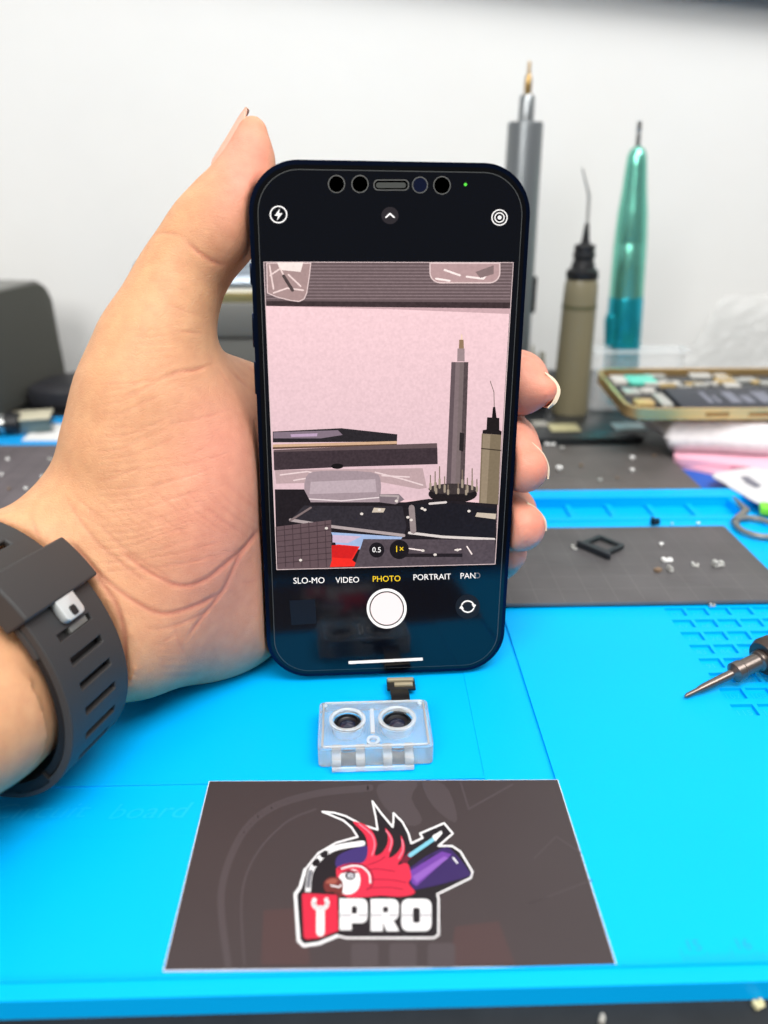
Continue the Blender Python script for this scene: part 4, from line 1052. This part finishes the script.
bm = bmesh.new(); prism(bm, rrect(0, .145, 0, .070, .009, 6), 0, .0048, .0008); obj('frame', bm, mat('gold_dull', rgb(158, 144, 96), .35, metal=.7), t)
bm = bmesh.new(); prism(bm, rrect(.002, .143, .002, .068, .008, 6), .0048, .0066, .0004); obj('logic_board', bm, mat('board_pale', rgb(226, 224, 214), .5), t)
bm = bmesh.new(); NS = 16
zr = PY(230, 264, .463).z - zt
pts = [(-.004 + .0 * k, .002 + .012 * (1 - math.cos(k / NS * math.pi / 1.25)), .0086 + (zr - .0098) * math.sin(k / NS * math.pi / 1.6) / math.sin(math.pi / 1.6)) for k in range(NS + 1)]
A = []
for k, (x, y, z) in enumerate(pts): A.append([bm.verts.new((-.010, y, z)), bm.verts.new((.142, y, z)), bm.verts.new((.142, y + .004, z - .0012)), bm.verts.new((-.010, y + .004, z - .0012))])
for a_, b_ in zip(A, A[1:]):
    for i in range(4): bm.faces.new((a_[i], a_[(i + 1) % 4], b_[(i + 1) % 4], b_[i]))
bm.faces.new(A[0][::-1]); bm.faces.new(A[-1]); obj('raised_display', bm, mat('display_silver', rgb(140, 150, 160), .22, metal=.6), t, angle=60)

# ------------------------------------------------------------------ left background
qa, qb = P(0, 418, DZ), P(68, 387, DZ); sa = math.atan2(qb.y - qa.y, qb.x - qa.x); SH = .077
t = thing('desktop_speaker', 'dark grey rounded desktop speaker by the wall behind the wrist', 'speaker', qb, (0, 0, sa))
def spk(inset, y0, y1, bev):
    r = .014
    outl = [(-.22, inset), (-inset - .004, inset), (-inset, inset + .010), (-inset - .003, SH - r)] + [(-inset - .003 - r + r * math.cos(R(a_)), SH - r - inset + r * math.sin(R(a_))) for a_ in (15, 35, 55, 75, 90)] + [(-.22, SH - inset)]
    bm = bmesh.new(); prism(bm, outl, y0, y1, bev, 3, M=Matrix(((1, 0, 0, 0), (0, 0, 1, 0), (0, 1, 0, 0), (0, 0, 0, 1)))); return bm
obj('housing', spk(0, 0, .12, .004), mat('speaker_grey', rgb(122, 122, 118), .6), t)
obj('grille_cloth', spk(.0016, -.0014, .004, .0008), mat('grille_grey', rgb(78, 78, 72), .8, noise=.15, nscale=900), t)
q = P(64, 408, DZ); bm = bmesh.new(); prism(bm, curve_pts([(-.022, 0), (.03, -.004), (.05, .03), (.02, .055), (-.012, .04)], 4, True), 0, .014, .003)
tag(obj('cable_pouch', bm, mat('pouch_black', rgb(40, 40, 44), .5, bump=.5, bscale=200), loc=(q.x, q.y, DZ)), 'black soft pouch between the speaker and the hand', 'pouch')
q = P(30, 436, DZ)
t = thing('metal_part', 'cream topped metal shield block behind the plum gridded pad', 'metal part', (q.x, q.y, DZ + .0011), (0, 0, R(12)))
bm = bmesh.new(); box(bm, -.010, .012, 0, .018, 0, .0085, .0006); obj('block', bm, mat('block_teal', rgb(92, 112, 116), .3, metal=.4), t)
bm = bmesh.new(); box(bm, -.0105, .0125, -.0005, .0185, .0086, .0098, .0004); obj('cover', bm, mat('block_cream', rgb(196, 190, 166), .35), t)
q = P(4, 438, DZ); t = thing('plug_adapter', 'black and chrome plug adapter lying at the left edge behind the pad', 'adapter', (q.x, q.y, DZ + .0011), (0, 0, R(8)))
bm = bmesh.new(); lathe(bm, [(.003, 0), (.0065, .001), (.0065, .018), (.0045, .020), (.0045, .030)], 24, M=Matrix.Translation((.010, .004, .0066)) @ Matrix.Rotation(R(-90), 4, 'Y')); obj('plug', bm, M_blk, t)
bm = bmesh.new(); lathe(bm, [(.0036, 0), (.0068, .0002), (.0068, .003), (.0036, .0034)], 24, M=Matrix.Translation((.002, .004, .0066)) @ Matrix.Rotation(R(-90), 4, 'Y')); obj('chrome_ring', bm, M_steel, t)
sheet('blue_sheet', [(-60, 452), (75, 446), (75, 418), (-60, 420)], DZ + .0001, .0008, mat('mid_blue_sheet', rgb(10, 150, 220), .5), 'mid blue sheet behind the plum gridded pad', 'sheet')
t = thing('label_card', 'white label card with grey print lying on the mid blue sheet', 'card', P(22, 441, DZ + .0011))
L = [P(x, y, DZ + .001) - P(22, 441, DZ + .001) for x, y in ((22, 441), (66, 441), (66, 425), (40, 424))]
bm = bmesh.new(); prism(bm, [(p.x, p.y) for p in L], 0, .0006); obj('card', bm, mat('label_white', rgb(222, 222, 220), .5), t)
L = [P(x, y, DZ + .001) - P(22, 441, DZ + .001) for x, y in ((36, 435), (54, 433), (56, 430), (42, 431))]
bm = bmesh.new(); prism(bm, [(p.x, p.y) for p in L], .00065, .0008); obj('printing', bm, mat('label_grey', rgb(140, 140, 136), .5), t)
# ------------------------------------------------------------------ business card
M_card = mat('card_black', rgb(56, 48, 49), 0.4, spec=0.4, noise=.05, nscale=60); M_cedge = mat('card_edge', rgb(225, 225, 228), 0.6)
cz = 0.0006
card = thing('business_card', 'dark brown business card printed with a red parrot repair logo, lying in front', 'business card', P(388, 968, 0.0))
cpts = [P(*c, cz) - card.location for c in ((163, 970.5), (617, 966), (558, 779.5), (209, 781))]
for c in cpts: c.z = 0
bm = bmesh.new(); prism(bm, [(c.x, c.y) for c in cpts], .0001, cz - .00004); obj('card_edge', bm, M_cedge, card)
ce = sum(cpts, Vector()) / 4
bm = bmesh.new(); prism(bm, [((c.x - ce.x) * .9965 + ce.x, (c.y - ce.y) * .9955 + ce.y) for c in cpts], cz - .0002, cz); obj('printed_face', bm, M_card, card)
def cs(u, v, h):
    p = P(280 + .27344 * u, 790 + .27344 * v, cz); return Vector((p.x, p.y, cz + h)) - card.location
L = Art(cs, 5e-6)
K = lambda n, r, g, b: mat('ink_' + n, rgb(r, g, b), .4, spec=.4)
ghost = K('ghost', 66, 58, 60); ghost2 = K('ghost2', 66, 49, 49)
# faint enlarged logo behind
L.stroke(curve_pts([(-190, 640), (-215, 380), (-150, 180), (-40, 70), (130, 14), (330, -8)], 8), 26, ghost)
L.stroke(curve_pts([(-130, 640), (-140, 390), (-90, 240), (20, 120), (130, 70)], 8), 8, ghost)
for q in ([(360, -20), (380, 60), (470, 130), (520, 110), (480, 30), (500, -30)], [(520, -30), (560, 60), (640, 120), (640, 60), (600, -20)]): L.poly(curve_pts(q, 3, True), ghost)
L.stroke([(660, -30), (690, 70), (850, -20)], 8, ghost); L.stroke([(980, 390), (900, 420), (1140, 330)], 5, ghost); L.stroke([(930, 250), (1010, 170), (1100, 230)], 5, ghost)
L.poly([(-60, 440), (100, 430), (110, 640), (-70, 640)], ghost2); L.poly([(640, 500), (800, 480), (860, 640), (620, 640)], ghost2)
for x in (260, 400, 540): L.poly(rrect(x, x + 100, 560, 650, 14, 3), ghost)
white, dark = K('white', 209, 208, 209), K('dark', 22, 17, 22)
red, red2, pinkh = K('red', 190, 37, 61), K('red_dark', 129, 18, 44), K('pink', 211, 111, 129)
outer = [(155, 80), (200, 84), (240, 96), (300, 128), (357, 146), (350, 100), (338, 42), (372, 88), (412, 136), (415, 112), (415, 85), (448, 118), (470, 160), (480, 196), (522, 176), (512, 160), (600, 122), (632, 160), (580, 205), (630, 206), (660, 226), (704, 300), (698, 322), (575, 382), (580, 400), (580, 530), (562, 542), (245, 542), (210, 534), (142, 562), (86, 570), (68, 552), (56, 382), (74, 356), (92, 292), (140, 232), (205, 194), (284, 172), (262, 138), (232, 112)]
L.poly(outer, dark); L.stroke(outer, 7, white, True); L.stroke(outer[-12:-5], 12, white)
gear = curve_pts([(102, 372), (112, 300), (150, 246), (206, 212), (302, 196)], 6); L.stroke(gear, 20, white)
L.stroke(gear[2:7], 16, K('grey1', 103, 103, 108)); L.stroke(gear[9:11], 22, dark); L.stroke(gear[13:15], 22, dark)
L.poly(curve_pts([(204, 280), (210, 245), (250, 222), (318, 206), (320, 260), (240, 290)], 4, True), K('indigo', 51, 37, 94))
# phone and driver on the right
L.poly(curve_pts([(470, 290), (590, 214), (628, 220), (690, 296), (682, 320), (500, 366), (480, 350)], 2, True), K('purple_d', 44, 27, 79))
L.poly([(470, 300), (592, 226), (628, 236), (500, 352), (484, 344)], K('purple', 96, 53, 137)); L.poly([(484, 318), (600, 244), (616, 250), (500, 340)], K('purple_l', 122, 79, 159))
L.stroke([(634, 250), (648, 268)], 6, white); L.stroke([(530, 262), (560, 238)], 3, dark)
L.stroke([(452, 262), (478, 236)], 22, K('maroon', 94, 18, 37)); L.stroke([(476, 240), (560, 182)], 15, K('sky', 108, 170, 187)); L.poly([(556, 170), (590, 150), (594, 160), (568, 190)], white)
# crest feathers and head
L.poly(curve_pts([(266, 118), (310, 128), (342, 160), (354, 200), (346, 240), (372, 232), (392, 200), (394, 166), (384, 140), (408, 168), (414, 200), (398, 248), (424, 236), (444, 206), (442, 168), (456, 204), (450, 244), (430, 276), (466, 270), (480, 320), (470, 344), (494, 378), (440, 392), (370, 388), (300, 394), (230, 386), (205, 300), (222, 280), (262, 268), (300, 268), (318, 244), (320, 200), (306, 160)], 3, True), red)
for q in ([(290, 126), (336, 166), (346, 206), (336, 240)], [(388, 150), (408, 184), (400, 224)], [(446, 182), (450, 220), (434, 252)]): L.stroke(curve_pts(q, 4), 5, pinkh)
for q in ([(312, 300), (350, 290), (420, 300)], [(330, 330), (400, 330), (460, 340)], [(330, 360), (400, 358), (450, 366)], [(322, 276), (360, 262), (384, 246)]): L.stroke(curve_pts(q, 3), 3.5, red2)
L.stroke(curve_pts([(214, 292), (260, 272), (310, 280), (338, 312), (336, 350), (318, 366)], 4), 6, red2); L.stroke(curve_pts([(226, 290), (262, 280), (300, 284), (326, 310), (330, 342)], 4), 6, white)
L.poly(curve_pts([(222, 310), (262, 292), (284, 300), (294, 330), (284, 366), (256, 384), (226, 378), (214, 346)], 4, True), white)
L.poly(ell(257, 316, 19, 16), dark); L.poly(ell(258, 316, 15, 12), K('eye_grey', 103, 103, 111)); L.poly(ell(258, 316, 9, 8), K('eye_l', 197, 197, 202)); L.poly(ell(258, 317, 4, 5), dark); L.stroke([(236, 300), (272, 302)], 5, dark)
L.poly(curve_pts([(160, 346), (178, 324), (210, 322), (228, 338), (230, 360), (226, 392), (206, 396), (196, 376), (168, 376)], 4, True), K('beak', 96, 37, 34)); L.poly(curve_pts([(166, 342), (186, 328), (210, 330), (200, 346)], 3, True), K('beak_l', 137, 72, 60)); L.stroke([(186, 352), (216, 358), (224, 350)], 5, white)
L.stroke([(228, 330), (250, 342), (286, 338)], 3, K('eye_l2', 170, 170, 178)); L.stroke([(232, 304), (250, 296), (280, 304)], 8, red2)
# wrench badge
L.poly(rrect(78, 214, 378, 550, 14, 3) if False else [(78, 384), (88, 378), (212, 384), (216, 520), (140, 548), (94, 552), (84, 540)], K('badge', 184, 30, 55)); L.stroke([(78, 384), (88, 378), (212, 384), (216, 520), (140, 548), (94, 552), (84, 540)], 5, dark, True)
L.stroke([(148, 440), (148, 524)], 30, white); L.stroke(ell(148, 416, 25, 22, 18, -30, 210), 17, white)
# block letters P R O
def letter(outl, hole=None):
    L.poly(outl, white)
    if hole: L.poly(hole, dark)
def rr(x0, x1, y0, y1, r): return rrect(x0, x1, y0, y1, r, 3)
L.poly(rr(218, 320, 400, 490, 22), white); L.quad(218, 400, 262, 516, white); L.poly(rr(262, 282, 428, 456, 6), dark)
L.poly(rr(332, 434, 402, 480, 22), white); L.quad(332, 402, 376, 520, white); L.poly([(376, 462), (404, 462), (436, 520), (390, 520), (376, 486)], white); L.poly(rr(376, 396, 430, 452, 6), dark)
L.poly(rr(444, 554, 402, 520, 24), white); L.poly(rr(486, 512, 434, 490, 8), dark)
sil = K('silver', 168, 166, 170)
for x0, x1 in ((220, 261), (284, 318), (334, 375), (398, 430), (446, 485), (513, 552)): L.quad(x0, 456, x1, 468, sil)
L.make('printed_logo', card)

# ------------------------------------------------------------------ clear camera cradle with two lenses
o0 = P(376, 766, 0.0)
cm = thing('camera_module', 'dual camera module in a clear plastic cradle, black flex cable toward the smartphone', 'camera module', (o0.x, o0.y, 0), (0, 0, R(1.0)))
M_cl = mat('cradle_plastic', (0.97, 0.99, 0.99, 1), .15, trans=.86, ior=1.3, spec=.6, bump=.15, bscale=300)
M_cl2 = mat('cradle_frost', (0.95, 0.97, 0.97, 1), .25, trans=.68, ior=1.3, spec=.6)
hwc = .0150; dp_ = .0200; hc = .0056
bm = bmesh.new()
# body with two real round openings: ring of faces between outline and holes
def plate(z0, z1, outl, holes, M=None):
    t = bmesh.new()
    loops = [outl] + holes; base = []
    tri = tessellate_polygon([[Vector((x, y, 0)) for x, y in L_] for L_ in loops])
    flat = [p for L_ in loops for p in L_]
    lo_ = [t.verts.new((x, y, z0)) for x, y in flat]; hi_ = [t.verts.new((x, y, z1)) for x, y in flat]
    for a_ in tri:
        t.faces.new([hi_[i] for i in a_]); t.faces.new([lo_[i] for i in a_][::-1])
    k = 0
    for L_ in loops:
        n = len(L_)
        for i in range(n): t.faces.new((lo_[k + i], lo_[k + (i + 1) % n], hi_[k + (i + 1) % n], hi_[k + i]))
        k += n
    return t
lx1, lx2, lyc = -.0073, .0062, .0118
h1, h2 = ell(lx1, lyc, .0042, .0042, 30)[::-1], ell(lx2, lyc, .0044, .0044, 30)[::-1]
merge(bm, plate(.0003, hc, rrect(-hwc, hwc, 0, dp_, .0014, 5), [h1, h2])); obj('cradle', bm, M_cl, cm, angle=30)
for x, r in ((lx1, .0042), (lx2, .0044)):
    bm = bmesh.new(); lathe(bm, [(r - .0001, hc - .0006), (r + .0007, hc - .0004), (r + .0008, hc + .0005), (r + .0002, hc + .0008), (r - .0003, hc + .0005)], 36, M=Matrix.Translation((x, lyc, 0)), cap=False); obj('lens_ring', bm, M_cl2, cm)
    bm = bmesh.new(); lathe(bm, [(.0001, .0003), (r - .0006, .0003), (r - .0006, .0050), (r - .0012, .0053), (r - .0014, .0046), (.0022, .0042), (.0001, .0042)], 36, M=Matrix.Translation((x, lyc, 0)), cap=False); ln = obj('lens_barrel', bm, mat('lens_black', rgb(16, 16, 20), .3), cm)
    bm = bmesh.new(); lathe(bm, [(.00005, .0050), (.0012, .0048), (.0021, .0043)], 28, M=Matrix.Translation((x, lyc, 0)), cap=False); obj('lens_glass', bm, mat('lens_glass', rgb(30, 34, 52), .04, spec=1.0), ln)
bm = bmesh.new()
for x in (-.0102, -.0040, .0030, .0086): box(bm, x - .0012, x + .0012, -.0020, .0034, .0003, .0040, .0003)
box(bm, -.0114, .0098, -.0023, -.0016, .0003, .0016, .0002); box(bm, -.0135, .0135, .0006, .0012, hc, hc + .0006, .0002); box(bm, -.0135, .0135, .0190, .0196, hc - .0002, hc + .0005, .0002)
for x in (-.0138, .0138): box(bm, x - .0003, x + .0003, .001, .019, hc, hc + .0005, .0001)
lathe(bm, [(.0010, hc - .0001), (.0010, hc + .0008), (.0018, hc + .0008), (.0018, hc - .0001)], 24, M=Matrix.Translation((-.0006, .0026, 0)), cap=False)
for x in (-.0133, .0128): lathe(bm, [(.0006, hc), (.0006, hc + .0006), (.0001, hc + .0006)], 14, M=Matrix.Translation((x, .0178, 0)), cap=False)
box(bm, -.0012, .0000, .0060, .0160, hc - .0001, hc + .0006, .0002); obj('ridges', bm, M_cl2, cm)
bm = bmesh.new(); M_fx = mat('flex_black', rgb(14, 14, 16), .4)
pts = [(.0202, .0010), (.0212, .0036), (.0235, .0040), (.0275, .0026), (.0302, .0018)]
A = []
for y, z in pts: A.append([bm.verts.new((x, y, z + dz_)) for x, dz_ in ((.0052, 0), (.0105, 0), (.0105, .0003), (.0052, .0003))])
for a_, b_ in zip(A, A[1:]):
    for i in range(4): bm.faces.new((a_[i], a_[(i + 1) % 4], b_[(i + 1) % 4], b_[i]))
bm.faces.new(A[0][::-1]); bm.faces.new(A[-1]); fx = obj('flex_cable', bm, M_fx, cm)
bm = bmesh.new(); box(bm, .0044, .0128, .0300, .0352, .0014, .0023, .0002); box(bm, -.0012, .0052, .0201, .0206, hc - .001, hc - .0002, .0001); obj('stiffener', bm, M_fx, fx)
bm = bmesh.new(); box(bm, .0066, .0120, .0309, .0322, .0023, .0031, .0001); box(bm, .0046, .0124, .0332, .0346, .0023, .0031, .0001); o = obj('connector', bm, mat('connector_gold', rgb(176, 164, 136), .3, metal=.4), fx); o['label'] = 'pale gold connector'

# ------------------------------------------------------------------ precision screwdriver lying on the right
A0, A1 = P(685, 696.5, .0010), P(744, 668, .0052)
dr = (A1 - A0).normalized(); 
rotq = dr.to_track_quat('Z', 'Y')
sd = thing('precision_screwdriver', 'bronze grey precision screwdriver lying on the numbered wells, tip pointing at the groove', 'screwdriver', A0, rotq.to_euler())
L1 = (P(733, 673, .004) - A0).length
M_br = mat('bronze_steel', rgb(118, 108, 102), .3, metal=.85)
bm = bmesh.new(); lathe(bm, [(.0003, 0), (.0007, .0008), (.0008, .0048), (.0010, .0052), (.0012, .0075), (.0014, L1)], 20); obj('shaft', bm, M_br, sd)
bm = bmesh.new(); lathe(bm, [(.0014, L1 - .0012), (.0022, L1 - .0006), (.0030, L1), (.0030, L1 + .0025), (.0026, L1 + .003), (.0026, L1 + .0085), (.0032, L1 + .0090), (.0032, L1 + .0105)], 24); obj('collar', bm, M_br, sd)
bm = bmesh.new(); lathe(bm, [(.0030, L1 + .0105), (.0052, L1 + .0107), (.0060, L1 + .0125), (.0058, L1 + .016), (.0048, L1 + .019), (.0048, L1 + .095), (.0056, L1 + .10), (.0056, L1 + .108), (.004, L1 + .11)], 36); obj('handle', bm, mat('bronze_dark', rgb(84, 72, 66), .35, metal=.8), sd)

# ------------------------------------------------------------------ card tray on the pad
ZP = .0007 + PADT
a_, b_ = P(577, 546, ZP), P(610, 560, ZP); ang = math.atan2(b_.y - a_.y, b_.x - a_.x); ln = (b_ - a_).length
st = thing('sim_tray', 'small black card tray lying on the gridded pad right of the fingertips', 'card tray', (a_.x, a_.y, ZP + .0001), (0, 0, ang))
M_tr = mat('tray_black', rgb(40, 44, 50), .35, metal=.3)
bm = bmesh.new(); prism(bm, rrect(0, ln, -.0009, .0009, .0008, 5), 0, .0024, .0003); fb = obj('face_plate', bm, M_tr, st)
bm = bmesh.new(); lathe(bm, [(.0004, 0), (.0004, .0003)], 12, M=Matrix.Translation((ln - .0018, -.0010, .0012)) @ Matrix.Rotation(R(90), 4, 'X')); obj('eject_hole', bm, M_fx, fb)
bm = bmesh.new(); ox0, ox1, oy1 = .0012, ln - .002, .0125
merge(bm, plate(.0006, .0019, rrect(ox0, ox1, .0006, oy1, .0010, 4), [rrect(ox0 + .0018, ox1 - .0018, .0030, oy1 - .0016, .0006, 3)[::-1]])); obj('tray_frame', bm, M_tr, st)

# ------------------------------------------------------------------ loose screws, clips and crumbs
M_sc = mat('screw_silver', rgb(206, 206, 202), .3, metal=.5); M_wt = mat('bit_white', rgb(228, 228, 226), .5); M_br2 = mat('bit_brown', rgb(140, 118, 96), .4, metal=.3)
def screw(px, py, z, r, label, m=M_sc, name='tiny_screw', cat='screw', grp=None):
    t = bmesh.new(); lathe(t, [(r * .4, 0), (r * .4, r * .9), (r, r * .9), (r * .9, r * 1.4), (r * .3, r * 1.5)], 16)
    p = P(px, py, z); return tag(obj(name, t, m, loc=(p.x, p.y, z + .0001)), label, cat, grp)
def clip(px, py, z, w_, d_, ang_, label, m=M_sc, name='metal_clip', cat='clip', grp=None, h_=.0008):
    t = bmesh.new(); box(t, -w_ / 2, w_ / 2, -d_ / 2, d_ / 2, 0, h_ * .5, h_ * .15); box(t, -w_ / 2, -w_ * .15, -d_ / 2, d_ / 2, h_ * .5, h_ * 1.6, h_ * .2); box(t, w_ * .2, w_ / 2, -d_ * .3, d_ / 2, h_ * .5, h_ * 1.1, h_ * .15)
    p = P(px, py, z); return tag(obj(name, t, m, loc=(p.x, p.y, z + .0001), rot=(0, 0, R(ang_))), label, cat, grp)
G1 = 'loose parts on the gridded pad'
clip(574, 549, ZP, .0034, .0010, -70, 'slim silver clip just left of the black card tray', grp=G1)
screw(661, 546, ZP, .0009, 'white round screw head, farthest of the loose parts on the gridded pad', M_wt, grp=G1)
clip(667, 561, ZP, .0042, .0022, 10, 'pale oblong clip in the middle of the loose parts on the gridded pad', M_wt, grp=G1)
clip(658, 571, ZP, .0030, .0022, 40, 'brownish clip, nearest the card tray of the two at the front of the loose parts', M_br2, grp=G1)
clip(670, 571, ZP, .0016, .0028, 10, 'narrow dark and silver clip beside the brownish clip on the gridded pad', grp=G1, h_=.0014)
clip(695, 566, ZP, .0028, .0020, -20, 'small silver clip between the oblong clip and the bracket', grp=G1)
clip(718, 566, ZP, .0044, .0026, 15, 'silver bracket with raised ears, last of the loose parts toward the tool tray', name='metal_bracket', cat='bracket', grp=G1, h_=.0015)
clip(655, 524, .0006, .0042, .0022, 18, 'black bracket standing on the blue lip behind the gridded pad', M_fx, 'plastic_bracket', 'bracket', h_=.0020)
screw(698, 524.5, .0006, .0007, 'pale speck of a screw on the blue lip above the gridded pad corner', M_wt)
screw(672, 525, .0006, .0006, 'tiny silver screw on the blue lip beside the black bracket')
clip(712, 606.5, .0001, .0022, .0010, 5, 'tiny silver clip at the front edge of the gridded pad by the wells')
ZB = DZ + .004 + PADT; G2 = 'loose screws on the back pad'
screw(559, 471, ZB, .0017, 'largest white screw on the back pad, beside the middle fingertip', M_wt, grp=G2)
screw(562, 450, ZB, .0013, 'silver screw at the far edge of the back pad nearest the dropper bottle', grp=G2)
screw(581, 467, ZB, .0010, 'dull screw between the largest white screw and the pair of screws on the back pad', M_br2, grp=G2)
screw(600, 482, ZB, .0011, 'silver screw nearest the blue parts tray on the back pad', grp=G2)
screw(632, 460, ZB, .0014, 'white screw, farther one of the pair on the back pad near the pink boxes', M_wt, grp=G2)
screw(632, 472, ZB, .0012, 'white screw, nearer one of the pair on the back pad near the pink boxes', M_wt, grp=G2)
screw(654, 457, ZB, .0009, 'small dull screw on the back pad closest to the pink boxes', M_br2, grp=G2)
screw(617, 479, ZB, .0007, 'faint tiny screw between the two nearest screws on the back pad', M_br2, grp=G2)
clip(550, 445, ZB, .0060, .0016, 5, 'long pale clip at the far edge of the back pad by the index finger', M_wt, grp=G2)
ZL = .0016 + PADT; G3 = 'loose screws on the plum pad'
screw(8, 461, ZL, .0011, 'white screw farthest back on the plum gridded pad', M_wt, grp=G3)
screw(2, 476, ZL, .0009, 'small white screw at the frame edge of the plum gridded pad', M_wt, grp=G3)
clip(51, 460, ZL, .0030, .0014, 0, 'silver clip on the plum gridded pad touching the wrist outline', grp=G3)
screw(26, 490, ZL, .0009, 'white screw nearest the watch strap on the plum gridded pad', M_wt, grp=G3)
screw(9, 490, ZL, .0008, 'dull screw beside the nearest white one on the plum gridded pad', M_br2, grp=G3)
screw(42, 478, ZL, .0008, 'white screw beside the base of the hand on the plum gridded pad', M_wt, grp=G3)
clip(758, 1006, DZ, .0022, .0014, 20, 'cream crumb on the bench just off the mat corner', mat('crumb', rgb(214, 206, 160), .7), 'crumb', 'crumb')
clip(602, 1021, DZ, .0018, .0010, 60, 'grey crumb on the bench at the bottom of the photo', mat('crumb2', rgb(170, 168, 160), .7), 'crumb', 'crumb')
# ring-handled tool over the corner tray
c0 = P(757, 527, .002); rt = thing('ring_tool', 'grey ring-handled metal tool lying over the corner tray of the blue mat', 'tool', (c0.x, c0.y, .0020))
M_rt = mat('tool_grey', rgb(128, 128, 124), .4, metal=.4)
bm = bmesh.new(); rp = [(x, y, 0) for x, y in ell(0, 0, .0082, .0098, 32)]
tube(bm, rp + rp[:1], .0012, 8); obj('ring', bm, M_rt, rt)
e_ = P(733, 498, .002) - c0; s_ = P(746, 511, .002) - c0
bm = bmesh.new(); tube(bm, [(-.0068, .0062, 0), (s_.x, s_.y, .0003), (e_.x, e_.y, .0006)], [.0018, .0016, .0004], 8); obj('shank', bm, M_rt, rt)
c0 = P(766, 513, .002); bm = bmesh.new(); box(bm, -.003, .012, -.003, .004, 0, .004, .001)
tag(obj('marker_cap', bm, mat('lime_plastic', rgb(120, 220, 60), .4), loc=(c0.x, c0.y, .0018), rot=(0, 0, R(-20))), 'lime green plastic cap beyond the ring-handled tool', 'cap')
